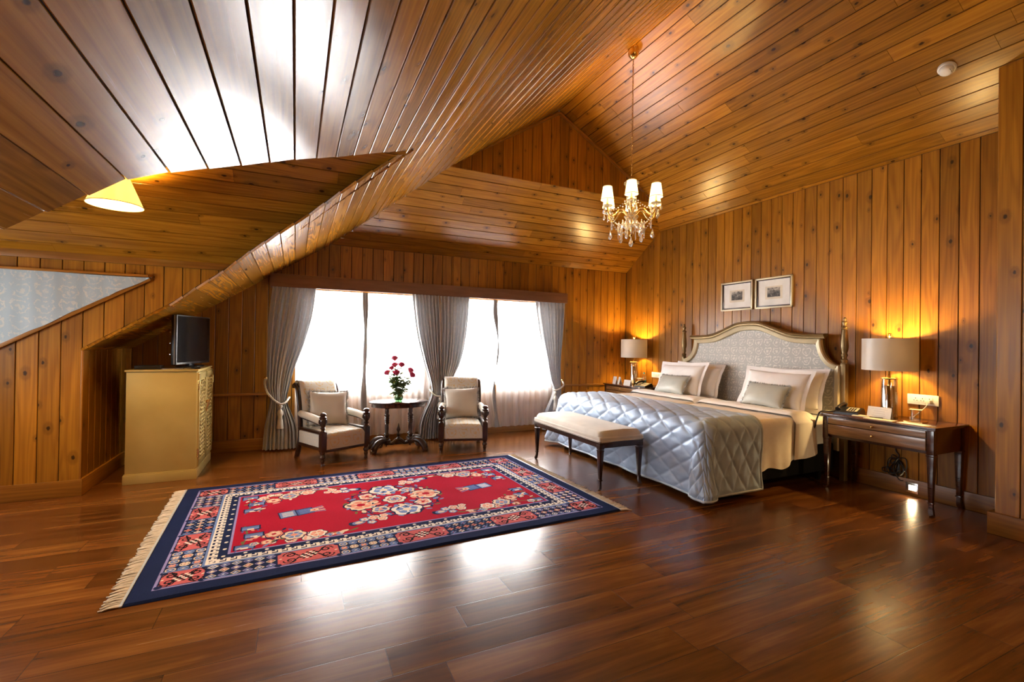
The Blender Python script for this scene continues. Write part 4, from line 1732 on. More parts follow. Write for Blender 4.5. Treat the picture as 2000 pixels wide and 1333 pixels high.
RZ_ = -PI / 2      # facing the foot of the bed
PB = BZ + .05
pillow('white pillow at the back of the right pair, against the headboard', .70, .40, .16, (4.88, 3.36, PB), RZ_, math.radians(18), 1, .02)
pillow('white pillow at the front of the right pair, behind the grey cushion', .72, .41, .17, (4.68, 3.42, PB), RZ_, math.radians(22), 2, -.02)
pillow('white pillow at the back of the left pair, against the headboard', .74, .40, .16, (4.88, 4.68, PB), RZ_, math.radians(18), 3, -.02)
pillow('white pillow at the front of the left pair, behind the grey cushion', .74, .42, .17, (4.68, 4.78, PB), RZ_, math.radians(22), 4, .03)
cushion('oblong grey silk cushion with fringe on the bed half nearer the camera', .49, .27, .12, lean((4.53, 3.40, PB + .012), RZ_, math.radians(30), .27, -.03), MAT['grey_silk'], .028, 8, 'grey cushions on the bed')
cushion('oblong grey silk cushion with fringe on the bed half toward the windows', .5, .27, .12, lean((4.53, 4.76, PB + .012), RZ_, math.radians(30), .27, .02), MAT['grey_silk'], .028, 9, 'grey cushions on the bed')

# ================================================================ BENCH
bn = thing('bench', 'long ivory upholstered bench with dark tapered legs at the foot of the bed', 'bench', (2.825, 4.215, 0))
bm = nb()


def bseat(s, q):
    x, y = (s - .5) * 2, (q - .5) * 2
    ex = max(0, abs(x) - .7) / .3
    ey = max(0, abs(y) - .86) / .14
    r = min(1, (ex ** 3 + ey ** 3))
    z = .545 - .012 * (x * x) - .1 * r ** 2.2
    return V((x * (.262 - .0 * r), y * .66, max(z, .44)))


gridf(bm, 24, 60, bseat)
box(bm, (0, 0, .462), (.515, 1.312, .05), .012)
link('seat', bm, MAT['bench_fabric'], bn, 70)
bm = nb()
box(bm, (0, 0, .418), (.51, 1.305, .05), .004)
box(bm, (0, 0, .39), (.47, 1.27, .016), .003)
box(bm, (0, 0, .4435), (.522, 1.318, .008), .002)
link('seat_frame', bm, MAT['walnut_dark'], bn, 40)
for sx in (-1, 1):
    for sy in (-1, 1):
        bm = nb()
        x, y = sx * .228, sy * .625
        box(bm, (x, y, .40), (.056, .056, .036), .003)
        box(bm, (x, y, .377), (.05, .05, .008), .002)
        box(bm, (x, y, .362), (.054, .054, .01), .003)
        box(bm, (x, y, .22), (.05, .05, .28), .005, taper=.52)
        box(bm, (x, y, .085), (.036, .036, .012), .004)
        M = Matrix.Translation((x, y, 0))
        pts = [(x, y, .085), (x, y, .05), (x + sx * .004, y + sy * .004, .025), (x + sx * .014, y + sy * .014, .004)]
        tube(bm, pts, [.014, .015, .018, .016], 4)
        link('leg', bm, MAT['walnut_dark'], bn, 40)

# ================================================================ NIGHTSTANDS


def nightstand(label, loc, w=.87, d=.5):
    """front faces -x; local origin on the floor at the middle of the front edge"""
    t = thing('nightstand', label, 'nightstand', loc, 0, 'dark wood nightstands beside the bed')
    hw = w / 2
    bm = nb()
    box(bm, (d / 2, 0, .712), (d + .05, w + .04, .018), .005)
    box(bm, (d / 2, 0, .699), (d + .024, w + .024, .012), .004)
    link('top', bm, MAT['ns_wood'], t, 40)
    bm = nb()
    box(bm, (d / 2 + .01, 0, .595), (d - .02, w - .01, .195), .003)
    for s in (-1, 1):
        box(bm, (.012, s * (hw - .024), .595), (.034, .05, .198), .003)
        box(bm, (d - .02, s * (hw - .024), .595), (.034, .05, .198), .003)
    link('case', bm, MAT['ns_wood'], t, 40)
    for z, h in ((.658, .058), (.574, .096)):
        bm = nb()
        box(bm, (.0, 0, z), (.022, w - .104, h), .003)
        dr = link('drawer', bm, MAT['ns_front'], t, 40)
        bm = nb()
        M = Matrix.Translation((-.009, 0, z)) @ Matrix.Rotation(-PI / 2, 4, 'Y')
        lathe(bm, [(.005, 0), (.005, .01), (.011, .014), (.012, .02), (.008, .025), (.002, .027)], (0, 0, 0), 14, M)
        link('knob', bm, MAT['brass'], dr, 60)
    for x, fx in ((.025, -1), (d - .025, 1)):
        for s in (-1, 1):
            y = s * (hw - .026)
            bm = nb()
            box(bm, (x, y, .488), (.056, .056, .02), .004)
            box(bm, (x, y, .292), (.052, .052, .374), .005, taper=.56)
            box(bm, (x, y, .104), (.04, .04, .01), .003)
            tube(bm, [(x, y, .1), (x, y, .06), (x + fx * .003, y + s * .003, .035), (x + fx * .014, y + s * .012, .004)], [.019, .02, .023, .021], 4)
            link('leg', bm, MAT['ns_wood'], t, 40)
    return t


NR = (4.672, 2.395, 0)
NL = (4.672, 5.925, 0)
nightstand('dark wood nightstand with two drawers at the right of the bed, under the socket panel', NR)
nightstand('dark wood nightstand between the bed and the window wall corner', NL)
NZ = .7215


def table_lamp(label, loc, en):
    t = thing('table_lamp', label, 'lamp', loc, 0, 'silver shaded lamps beside the bed')
    bm = nb()
    lathe(bm, [(.066, 0), (.068, .004), (.068, .014), (.06, .018)], (0, 0, 0), 32)
    link('base', bm, MAT['brass'], t, 40)
    bm = nb()
    lathe(bm, [(.063, .018), (.063, .355), (.06, .36), (.056, .36), (.056, .03)], (0, 0, 0), 36, cap=False)
    link('glass_cylinder', bm, MAT['glass'], t, 40)
    bm = nb()
    lathe(bm, [(.052, .02), (.052, .292), (.05, .296), (.01, .296)], (0, 0, 0), 36)
    link('mirror_lining', bm, MAT['chrome'], t, 40)
    bm = nb()
    lathe(bm, [(.064, .352), (.066, .356), (.066, .362), (.058, .366), (.056, .358)], (0, 0, 0), 36, cap=False)
    lathe(bm, [(.012, .29), (.012, .44), (.018, .445), (.018, .47), (.006, .475), (.005, .74)], (0, 0, 0), 16)
    for k in range(3):
        a = k * 2 * PI / 3
        tube(bm, [(0, 0, .72), (.198 * math.cos(a), .198 * math.sin(a), .722)], .0025, 6)
    link('stem', bm, MAT['brass'], t, 50)
    bm = nb()
    lathe(bm, [(.206, .435), (.206, .725), (.2, .725), (.2, .435), (.206, .435)], (0, 0, 0), 64, cap=False)
    link('lamp_shade', bm, MAT['lamp_shade'], t, 60)
    bm = nb()
    lathe(bm, [(.008, .735), (.012, .742), (.018, .748), (.014, .756), (.02, .764), (.012, .774), (.003, .778)], (0, 0, 0), 12)
    link('finial', bm, MAT['brass'], t, 50)
    bm = nb()
    lathe(bm, [(.012, .475), (.028, .51), (.034, .54), (.028, .57), (.01, .582)], (0, 0, 0), 14)
    link('bulb', bm, MAT['bulb'], t, 60)
    light('table_lamp_bulb', 'POINT', V(loc) + V((0, 0, .63)), en, WARM, .035)
    return t


LR = (4.965, 2.42, NZ)
LL = (4.965, 5.99, NZ)
table_lamp('table lamp with silver drum shade and glass base on the right nightstand', LR, 40)
table_lamp('table lamp with silver drum shade and glass base in the far corner beside the windows', LL, 40)


def phone(label, loc, rz):
    t = thing('telephone', label, 'telephone', loc, rz, 'black bedside telephones')
    bm = nb()
    vs = prism(bm, [(-.1, 0), (.1, 0), (.1, .03), (.06, .06), (-.1, .022)], .2, Matrix.Translation((0, -.1, 0)))
    link('phone_base', bm, MAT['black_plastic'], t, 30)
    bm = nb()
    sl_ = math.atan2(.038, .16)
    M = Matrix.Translation((-.015, -.035, .0435)) @ Matrix.Rotation(-sl_, 4, 'Y')
    box(bm, (.005, 0, .0), (.1, .085, .004), .0015, M)
    fp = link('keypad', bm, MAT['grey_plastic'], t, 40)
    bm = nb()
    for i in range(4):
        for j in range(3):
            box(bm, (-.035 + i * .02, -.02 + j * .02, .004), (.012, .012, .005), .0015, M)
    link('keys', bm, MAT['black_plastic'], fp)
    bm = nb()
    pts = spline([(-.1, .062, .045), (-.07, .062, .066), (0, .062, .078), (.06, .062, .085), (.085, .062, .075)], 6)
    tube(bm, pts, [.022, .024, .02, .018, .017, .016, .016] + [.016] * (len(pts) - 11) + [.018, .022, .025, .022], 10)
    link('handset', bm, MAT['black_plastic'], t, 60)
    return t


PH = ((4.86, 2.70, NZ), math.radians(12))
pt = phone('black telephone on the right nightstand, next to the bed', *PH)
phone('black telephone on the far nightstand, half behind a pillow', (4.80, 5.56, NZ), math.radians(12))
pinv = (Matrix.Translation(PH[0]) @ Matrix.Rotation(PH[1], 4, 'Z')).inverted()
bm = nb()
tube(bm, [pinv @ p for p in spline([(4.775, 2.745, NZ + .012), (4.72, 2.79, NZ + .02), (4.64, 2.835, NZ + .012), (4.615, 2.855, .66), (4.61, 2.865, .6), (4.62, 2.885, .565)], 8)], .0075, 8)
link('cord', bm, MAT['black_plastic'], pt, 180)


def tent(label, loc, rz, w, h, lines, group=None):
    t = thing('tent_card', label, 'card', loc, rz, group)
    bm = nb()
    a = .24
    for s in (-1, 1):
        M = Matrix.Translation((s * h * math.sin(a) * .97, 0, h * math.cos(a) / 2)) @ Matrix.Rotation(-s * a, 4, 'Y')
        M = Matrix.Translation((s * h * math.sin(a) / 2, 0, h * math.cos(a) / 2)) @ Matrix.Rotation(-s * a, 4, 'Y')
        box(bm, (0, 0, 0), (.0016, w, h), 0, M)
    link('card_stock', bm, MAT['card'], t)
    bm = nb()
    M = Matrix.Translation((-h * math.sin(a) / 2, 0, h * math.cos(a) / 2)) @ Matrix.Rotation(a, 4, 'Y')
    rnd = random.Random(int(w * 1000 + lines))
    for k in range(lines):
        z = h * (.3 - .6 * k / max(1, lines - 1)) if lines > 1 else -h * .3
        ww = w * rnd.uniform(.45, .75)
        box(bm, (-.0012, 0, z), (.0006, ww, h * .028), 0, M)
    link('printed_text', bm, MAT['ink'], t)
    return t


tent('white card standing on the right nightstand in front of the lamp', (4.86, 2.44, NZ), 0, .19, .1, 4)
tent('white tent card at the left end of the far nightstand', (4.76, 6.20, NZ), math.radians(8), .07, .12, 4, 'small tent cards on the far nightstand')
tent('white tent card second from the left on the far nightstand', (4.76, 6.08, NZ), math.radians(-14), .07, .12, 5, 'small tent cards on the far nightstand')
tent('wide low white card on the far nightstand below its lamp', (4.74, 5.86, NZ), 0, .16, .088, 3)


def flat(name, label, cat, loc, rz, sx, sy, mat, th=.003):
    bm = nb()
    box(bm, (0, 0, th / 2), (sx, sy, th), .0006 if th > .002 else 0)
    o = link(name, bm, mat, None, None, loc)
    o.rotation_euler = (0, 0, rz)
    return tag(o, label, cat)


flat('notepad', 'small cream notepad beside the telephone on the right nightstand', 'notepad', (4.80, 2.555, NZ), .15, .1, .13, MAT['paper'], .007)
o = flat('leaflet', 'flat cream leaflet at the front edge of the right nightstand, under the standing card', 'leaflet', (4.745, 2.38, NZ), .05, .1, .22, MAT['paper'], .002)
flat('leaflet', 'flat pale leaflet near the drinking glass on the right nightstand', 'leaflet', (4.745, 2.13, NZ), -.12, .11, .2, MAT['card'], .002)
bm = nb()
M = Matrix.Rotation(PI / 2, 4, 'X')
lathe(bm, [(.001, 0), (.004, .012), (.0045, .03), (.0045, .13), (.002, .136)], (0, 0, .0045), 10, Matrix.Rotation(.35, 4, 'Z') @ Matrix.Translation((0, 0, .0045)) @ M @ Matrix.Translation((0, -.0045, -.07)))
o = link('pen', bm, MAT['black_plastic'], None, 60, (4.80, 2.46, NZ))
bmz = min((o.matrix_world @ v.co).z for v in o.data.vertices)
o.location.z -= bmz - 0 if bmz < .3 else 0
tag(o, 'dark pen lying beside the notepad on the right nightstand', 'pen')

# glass under a paper cap on a gold coaster
flat('coaster', 'square gold coaster under the glass on the right nightstand', 'coaster', (4.90, 2.185, NZ), .1, .13, .13, MAT['brass'], .006)
g = thing('drinking_glass', 'clear drinking glass with a paper cap on the gold coaster', 'glass', (4.90, 2.185, NZ + .006))
bm = nb()
lathe(bm, [(.0, .0), (.03, .001), (.034, .004), (.037, .1), (.0355, .1), (.0325, .012), (.0, .01)], (0, 0, 0), 24, cap=False)
link('tumbler', bm, MAT['glass'], g, 50)
bm = nb()
box(bm, (0, 0, .1015), (.085, .085, .002), 0, Matrix.Rotation(.3, 4, 'Z'))
link('paper_cap', bm, MAT['paper'], g)
g = thing('drinking_glass', 'clear drinking glass on the far nightstand, left of the water bottle', 'glass', (4.93, 5.80, NZ))
bm = nb()
lathe(bm, [(.0, .0), (.03, .001), (.034, .004), (.037, .11), (.0355, .11), (.0325, .012), (.0, .01)], (0, 0, 0), 24, cap=False)
link('tumbler', bm, MAT['glass'], g, 50)
bm = nb()
box(bm, (0, 0, .1115), (.08, .08, .002))
link('paper_cap', bm, MAT['paper'], g)
bt = thing('water_bottle', 'small clear water bottle with a teal label on the far nightstand', 'bottle', (4.92, 5.69, NZ))
bm = nb()
lathe(bm, [(.02, 0), (.031, .004), (.032, .02), (.03, .09), (.032, .13), (.024, .16), (.012, .18), (.012, .195)], (0, 0, 0), 20)
link('bottle_body', bm, MAT['glass'], bt, 50)
bm = nb()
lathe(bm, [(.0335, .03), (.0335, .09)], (0, 0, 0), 20, cap=False)
link('bottle_label', bm, MAT['water_label'], bt, 50)
bm = nb()
lathe(bm, [(.014, .19), (.014, .208), (.012, .21)], (0, 0, 0), 16)
link('bottle_cap', bm, MAT['water_label'], bt, 50)


# wall sockets
def socket(label, y0, y1, z0, z1, n):
    cy, cz = (y0 + y1) / 2, (z0 + z1) / 2
    w, h = abs(y1 - y0), z1 - z0
    t = thing('socket_panel', label, 'socket', (BW - .001, cy, cz), 0, 'white socket panels on the bed wall')
    bm = nb()
    box(bm, (-.007, 0, 0), (.014, w, h), .003)
    link('face_plate', bm, MAT['white_plastic'], t, 40)
    for k in range(n):
        y = w * (.22 - .22 * k)
        bm = nb()
        box(bm, (-.0155, y, 0), (.004, .044, .05), .002)
        s = link('socket_insert', bm, MAT['white_plastic'], t, 40)
        bm = nb()
        for dy, dz, a, b in ((0, .011, .006, .009), (-.011, -.008, .008, .005), (.011, -.008, .008, .005)):
            box(bm, (-.0178, y + dy, dz), (.002, a, b))
        link('socket_holes', bm, MAT['black_plastic'], s)
    return t


socket('white three-way socket panel above the right nightstand', 2.38, 2.145, .847, .94, 3)
socket('white socket panel above the far nightstand, behind the telephone', 5.82, 5.60, .845, .93, 3)
ad = thing('charger', 'white charger plugged into the right socket panel with its loose cable', 'charger', (BW - .03, 2.21, .885))
bm = nb()
box(bm, (-.012, 0, -.004), (.04, .042, .034), .006)
link('plug', bm, MAT['white_plastic'], ad, 40)
bm = nb()
tube(bm, spline([(-.03, 0, -.012), (-.07, -.01, -.04), (-.1, .03, -.1), (-.12, .06, -.14), (-.13, .07, -.157)], 8), .0028, 6)
box(bm, (-.13, .07, -.15), (.014, .024, .022), .003)
link('cable', bm, MAT['white_plastic'], ad, 60)
# tangled black cable under the right nightstand
bm = nb()
rc = random.Random(4)
pts = [(0, 0, .44), (.0, .02, .36), (-.005, -.01, .31)]
for k in range(34):
    a = k * 1.25
    pts.append((-.018 - .014 * math.sin(k * 2.1), .045 * math.cos(a) + .035 * math.sin(k * .55), .2 + .075 * math.sin(a) * (1 + .3 * math.sin(k)) - .0 + .03 * math.cos(k * .4)))
pts += [(-.02, .09, .14), (-.02, .12, .17), (-.02, .07, .19), (-.015, .0, .16)]
tube(bm, spline(pts, 6), .0048, 6)
o = link('cable_coil', bm, MAT['black_plastic'], None, 180, (BW - .01, 2.45, .03))
tag(o, 'tangled black power cable hanging on the wall under the right nightstand', 'cable')
nl = thing('night_light', 'small lit square night light in the skirting under the right nightstand', 'night light', (BW - .026, 2.33, .075))
bm = nb()
box(bm, (-.003, 0, 0), (.008, .095, .095), .002)
link('face_plate', bm, MAT['silver'], nl, 40)
bm = nb()
box(bm, (-.0085, -.006, 0), (.004, .058, .045), .0015)
link('lens', bm, MAT['night_bulb'], nl, 40)
light('night_light_glow', 'AREA', (BW - .045, 2.324, .072), 1.1, (1, .72, .36), .055, .04, (0, PI / 2 + .5, 0))


# framed prints
def frame(label, y0, y1, z0, z1, seed):
    cy, cz = (y0 + y1) / 2, (z0 + z1) / 2
    w, h = abs(y1 - y0), z1 - z0
    t = thing('picture_frame', label, 'picture', (BW, cy, cz), 0, 'framed etchings above the bed')
    M = Matrix.Rotation(.012, 4, 'Y')
    bm = nb()
    b = .02
    for c, s in (((-.016, 0, h / 2 - b / 2), (.026, w, b)), ((-.016, 0, -h / 2 + b / 2), (.026, w, b)), ((-.016, w / 2 - b / 2, 0), (.026, b, h)), ((-.016, -w / 2 + b / 2, 0), (.026, b, h))):
        box(bm, c, s, .005)
    link('gold_moulding', bm, MAT['champagne'], t, 35)
    bm = nb()
    i = .034
    for c, s in (((-.012, 0, h / 2 - .027), (.014, w - .036, .014)), ((-.012, 0, -h / 2 + .027), (.014, w - .036, .014)), ((-.012, w / 2 - .027, 0), (.014, .014, h - .036)), ((-.012, -w / 2 + .027, 0), (.014, .014, h - .036))):
        box(bm, c, s, .002)
    link('inner_moulding', bm, MAT['walnut_dark'], t, 35)
    bm = nb()
    box(bm, (-.006, 0, 0), (.006, w - .04, h - .04))
    link('mat_board', bm, MAT['card'], t)
    bm = nb()
    box(bm, (-.0095, .0, .0), (.002, w * .46, h * .42))
    pr2 = link('print_paper', bm, MAT['paper'], t)
    bm = nb()
    box(bm, (-.011, .0, .004), (.002, w * .34, h * .3))
    link('etching', bm, etching('etching_print', seed), pr2)


frame('left of the two framed etchings above the headboard', 4.485, 4.01, 1.825, 2.2, 1.3)
frame('right of the two framed etchings above the headboard', 3.975, 3.495, 1.825, 2.2, 4.9)

# ================================================================ RUG
RGW, RGH, RES = 3.2, 2.04, .0035
nxr, nyr = int(RGW / RES), int(RGH / RES)
gx = (np.arange(nxr + 1) / nxr - .5) * RGW
gy = (np.arange(nyr + 1) / nyr - .5) * RGH
XX, YY = np.meshgrid(gx, gy)
IMG = np.zeros((nyr + 1, nxr + 1, 3))
NAVY, RED, PINK, LBLUE, CREAM, LAV, SALMON, WHITE, BLACK, OLIVE = ((.012, .021, .075), (.4, .0075, .032), (.56, .13, .14), (.16, .25, .52), (.74, .62, .48), (.3, .27, .56),
                                                                   (.74, .3, .22), (.78, .74, .68), (.008, .007, .012), (.16, .15, .06))
MID = (.07, .11, .32)


def put(mask, c, reg=None):
    if reg is None:
        IMG[mask] = c
    else:
        IMG[reg][mask] = c


def win(x, y, r):
    """index window round a point: keeps every stroke cheap"""
    i0 = max(0, int((y - r + RGH / 2) / RES))
    i1 = min(nyr + 1, int((y + r + RGH / 2) / RES) + 2)
    j0 = max(0, int((x - r + RGW / 2) / RES))
    j1 = min(nxr + 1, int((x + r + RGW / 2) / RES) + 2)
    return (slice(i0, i1), slice(j0, j1))


def rect(x0, y0, x1, y1, c):
    j0, j1 = int(round((x0 + RGW / 2) / RES)), int(round((x1 + RGW / 2) / RES)) + 1
    i0, i1 = int(round((y0 + RGH / 2) / RES)), int(round((y1 + RGH / 2) / RES)) + 1
    IMG[max(i0, 0):max(i1, 0), max(j0, 0):max(j1, 0)] = c


def disc(x, y, r, c, ry=None, rot=0.0):
    ry = ry or r
    w = win(x, y, max(r, ry))
    dx, dy = XX[w] - x, YY[w] - y
    a, b = dx * math.cos(rot) + dy * math.sin(rot), -dx * math.sin(rot) + dy * math.cos(rot)
    put((a / r) ** 2 + (b / ry) ** 2 < 1, c, w)


def stroke(pts, t, c):
    for (a, b), (p, q) in zip(pts, pts[1:]):
        L = math.hypot(p - a, q - b)
        m = max(1, int(L / (t * .6)))
        for k in range(m + 1):
            disc(a + (p - a) * k / m, b + (q - b) * k / m, t / 2, c)


def flower(x, y, r, petals, cols, rot=0.0):
    w = win(x, y, r * 1.15)
    dx, dy = XX[w] - x, YY[w] - y
    rr, th = np.hypot(dx, dy), np.arctan2(dy, dx) + rot
    e = r * (.8 + .2 * np.abs(np.cos(petals / 2 * th)))
    put(rr < e * 1.1, NAVY, w)
    put(rr < e * .98, cols[0], w)
    put((rr < e * .7), cols[1], w)
    put((rr < e * .62) & (np.abs(np.cos(petals / 2 * th)) < .35), cols[0], w)
    put(rr < r * .26, cols[2], w)


def spiral(x, y, r, turn, sx, sy, t, c):
    pts = []
    for k in range(26):
        a = k / 25 * turn
        q = r * (1 - .82 * k / 25)
        pts.append((x + sx * q * math.cos(a), y + sy * q * math.sin(a)))
    stroke(pts, t, c)


def pinkpanel(x0, y0, x1, y1):
    rect(x0, y0, x1, y1, NAVY)
    m = .008
    rect(x0 + m, y0 + m, x1 - m, y1 - m, PINK)
    cx, cy, w, h = (x0 + x1) / 2, (y0 + y1) / 2, (x1 - x0) / 2, (y1 - y0) / 2
    for sx in (-1, 1):
        for sy in (-1, 1):
            disc(x0 + m if sx < 0 else x1 - m, y0 + m if sy < 0 else y1 - m, .02, NAVY)
            spiral(cx + sx * w * .58, cy + sy * h * .45, min(w, h) * .42, 8.2, sx, sy, .012, BLACK)
            stroke([(cx, cy), (cx + sx * w * .3, cy + sy * h * .12), (cx + sx * w * .58, cy + sy * h * .86)], .012, BLACK)
    for a in range(-2, 3):
        for b in range(-2, 3):
            if abs(a) + abs(b) < 4:
                disc(cx + a * .02 + b * .006, cy + b * .019, .0092, BLACK if (a + b) % 2 else WHITE)
    for sx in (-1, 1):
        disc(cx + sx * w * .88, cy, .008, CREAM)


def lattice(x0, y0, x1, y1, kind):
    rect(x0, y0, x1, y1, NAVY)
    s = .062
    w, h = x1 - x0, y1 - y0
    nx_, ny_ = max(2, round(w / s)), max(2, round(h / s))
    px, py = w / nx_, h / ny_
    pal = [(SALMON, CREAM, RED), (LBLUE, CREAM, NAVY), (CREAM, SALMON, MID), (LBLUE, WHITE, RED)]
    for i in range(nx_):
        for j in range(ny_):
            x, y = x0 + (i + .5) * px, y0 + (j + .5) * py
            c = pal[(i * 2 + j + kind) % 4]
            if kind % 3 == 0:
                disc(x, y, px * .44, LBLUE if (i + j) % 2 else CREAM)
                disc(x, y, px * .33, NAVY)
                for a in range(4):
                    disc(x + .012 * math.cos(a * PI / 2 + .78), y + .012 * math.sin(a * PI / 2 + .78), .009, c[0])
                disc(x, y, .006, c[1])
            elif kind % 3 == 1:
                wn = win(x, y, px * .5)
                d = np.abs(XX[wn] - x) / (px * .47) + np.abs(YY[wn] - y) / (py * .47)
                put(d < 1, LAV if (i + j) % 2 else c[1], wn)
                put(d < .72, NAVY if kind % 2 else CREAM, wn)
                put(d < .55, c[0], wn)
                disc(x, y, .006, WHITE)
            else:
                for a in range(4):
                    disc(x + .014 * math.cos(a * PI / 2), y + .014 * math.sin(a * PI / 2), .0085, c[1] if (i + j) % 2 else c[0])
                disc(x, y, .006, RED)
                disc(x + px / 2, y + py / 2, .006, LBLUE)
    rect(x0, y0, x1, y0 + .007, LBLUE)
    rect(x0, y1 - .007, x1, y1, LBLUE)


hx, hy = RGW / 2, RGH / 2
IMG[:] = NAVY
b1 = .105
rect(-hx + b1, -hy + b1, hx - b1, hy - b1, LAV)
b2 = b1 + .014
rect(-hx + b2, -hy + b2, hx - b2, hy - b2, NAVY)
B = .185
b3 = b2 + B
ix, iy = hx - b2, hy - b2
# border panels: corners pink, then lattice and pink in turn
nX, nY = 9, 7
cw = .215
ux = [-ix, *[-ix + cw + (2 * ix - 2 * cw) * k / (nX - 2) for k in range(nX - 1)], ix]
uy = [-iy, *[-iy + B + (2 * iy - 2 * B) * k / (nY - 2) for k in range(nY - 1)], iy]
for k in range(nX):
    for s in (-1, 1):
        y0, y1 = (-iy, -iy + B) if s < 0 else (iy - B, iy)
        (pinkpanel(ux[k], y0, ux[k + 1], y1) if k % 2 == 0 else lattice(ux[k], y0, ux[k + 1], y1, k + (s > 0)))
for k in range(1, nY - 1):
    for s in (-1, 1):
        x0, x1 = (-ix, -ix + B) if s < 0 else (ix - B, ix)
        (pinkpanel(x0, uy[k], x1, uy[k + 1]) if k % 2 == 0 else lattice(x0, uy[k], x1, uy[k + 1], k + 2 + (s > 0)))
b4 = b3 + .018
rect(-hx + b3, -hy + b3, hx - b3, hy - b3, LBLUE)
rect(-hx + b4, -hy + b4, hx - b4, hy - b4, NAVY)
# key fret
kw = .05
P_ = .056
for s in (-1, 1):
    n = int((2 * (hx - b4)) / P_)
    for k in range(n):
        x = -hx + b4 + k * P_
        y = s * (hy - b4 - kw / 2)
        for (a, b, c, d) in ((0, .4, 1, .56), (0, -.56, .2, .5), (.2, -.12, .72, .06), (.56, -.56, .72, 0), (.56, -.56, 1.02, -.4), (.86, -.5, 1.02, .5)):
            rect(x + a * P_, y + (b if s > 0 else -d) * kw, x + c * P_ - .002, y + (d if s > 0 else -b) * kw, WHITE)
    n = int((2 * (hy - b4)) / P_)
    for k in range(n):
        y = -hy + b4 + k * P_
        x = s * (hx - b4 - kw / 2)
        for (a, b, c, d) in ((0, .4, 1, .56), (0, -.56, .2, .5), (.2, -.12, .72, .06), (.56, -.56, .72, 0), (.56, -.56, 1.02, -.4), (.86, -.5, 1.02, .5)):
            rect(x + (b if s > 0 else -d) * kw, y + a * P_, x + (d if s > 0 else -b) * kw, y + c * P_ - .002, WHITE)
b5 = b4 + kw + .004
rect(-hx + b5, -hy + b5, hx - b5, hy - b5, NAVY)
db = b5 + .028
for s in (-1, 1):
    m = 20
    for k in range(m + 1):
        disc(-hx + db + 2 * (hx - db) * k / m, s * (hy - db), .0115, WHITE)
    m = 11
    for k in range(m + 1):
        disc(s * (hx - db), -hy + db + 2 * (hy - db) * k / m, .0115, WHITE)
b6 = b5 + .052
rect(-hx + b6, -hy + b6, hx - b6, hy - b6, LAV)
b7 = b6 + .012
rect(-hx + b7, -hy + b7, hx - b7, hy - b7, RED)
fx, fy = hx - b7, hy - b7
# medallion
MR = .385
for k in range(16):
    a = k * PI / 8
    spiral(MR * .86 * math.cos(a), MR * .86 * math.sin(a), .062, 6, math.cos(a * 3) or 1, math.sin(a * 2 + .7) or 1, .014, NAVY if k % 2 else MID)
th = np.linspace(0, 2 * PI, 120)
stroke([(MR * (.9 + .07 * math.sin(8 * t)) * math.cos(t), MR * (.9 + .07 * math.sin(8 * t)) * math.sin(t)) for t in th], .013, NAVY)
stroke([(MR * (.52 + .06 * math.sin(6 * t)) * math.cos(t), MR * (.52 + .06 * math.sin(6 * t)) * math.sin(t)) for t in th], .011, NAVY)
for k in range(4):
    a = k * PI / 2 + .12
    cols = (CREAM, SALMON, RED) if k % 2 == 0 else (WHITE, LBLUE, CREAM)
    flower(MR * .74 * math.cos(a), MR * .74 * math.sin(a), .128, 5, cols, a)
    a2 = a + PI / 4
    flower(MR * .66 * math.cos(a2), MR * .66 * math.sin(a2), .075, 5, (WHITE, SALMON, RED) if k % 2 else (CREAM, LBLUE, SALMON), a2)
    for d in (-.3, .3):
        disc(MR * .9 * math.cos(a2 + d), MR * .9 * math.sin(a2 + d), .034, LBLUE if d > 0 else CREAM, .017, a2 + d + 1)
    for d in (-.28, .28):
        disc(MR * .45 * math.cos(a + d), MR * .45 * math.sin(a + d), .034, LBLUE if k % 2 else SALMON, .018, a + d)
    disc(MR * .42 * math.cos(a), MR * .42 * math.sin(a), .03, CREAM, .018, a + .7)
    disc(MR * .42 * math.cos(a2), MR * .42 * math.sin(a2), .028, LBLUE, .016, a2)
for k in range(40):
    a = k * PI / 20 + .05
    r_ = MR * (.97 + .06 * (k % 2))
    disc(r_ * math.cos(a), r_ * math.sin(a), .026, (NAVY, LBLUE, NAVY, OLIVE)[k % 4], .011, a + (.9 if k % 2 else -.9))
    r_ = MR * (.5 + .05 * (k % 3))
    disc(r_ * math.cos(a), r_ * math.sin(a), .02, (CREAM, NAVY, SALMON, LBLUE, NAVY)[k % 5], .009, a * 2.3)
flower(0, 0, .1, 6, (WHITE, SALMON, CREAM))
flower(0, 0, .055, 6, (CREAM, LBLUE, RED), .4)


# scattered vases, fruit and book boxes in the red field
def vase_motif(x, y, d):
    c, s = math.cos(d), math.sin(d)
    T = lambda a, b: (x + a * c - b * s, y + a * s + b * c)
    disc(*T(-.105, 0), .03, NAVY, .04, d)
    disc(*T(-.06, 0), .05, LBLUE, .034, d)
    disc(*T(-.06, 0), .03, CREAM, .02, d)
    stroke([T(-.02, 0), T(.05, .01), T(.11, -.01)], .014, OLIVE)
    for a, b, r in ((.0, .035, .042), (.02, -.045, .036), (.07, .03, .046), (.115, -.025, .04), (.15, .03, .034)):
        flower(*T(a, b), r, 5, (WHITE, SALMON, CREAM) if a > .05 else (LBLUE, WHITE, SALMON), a * 9)


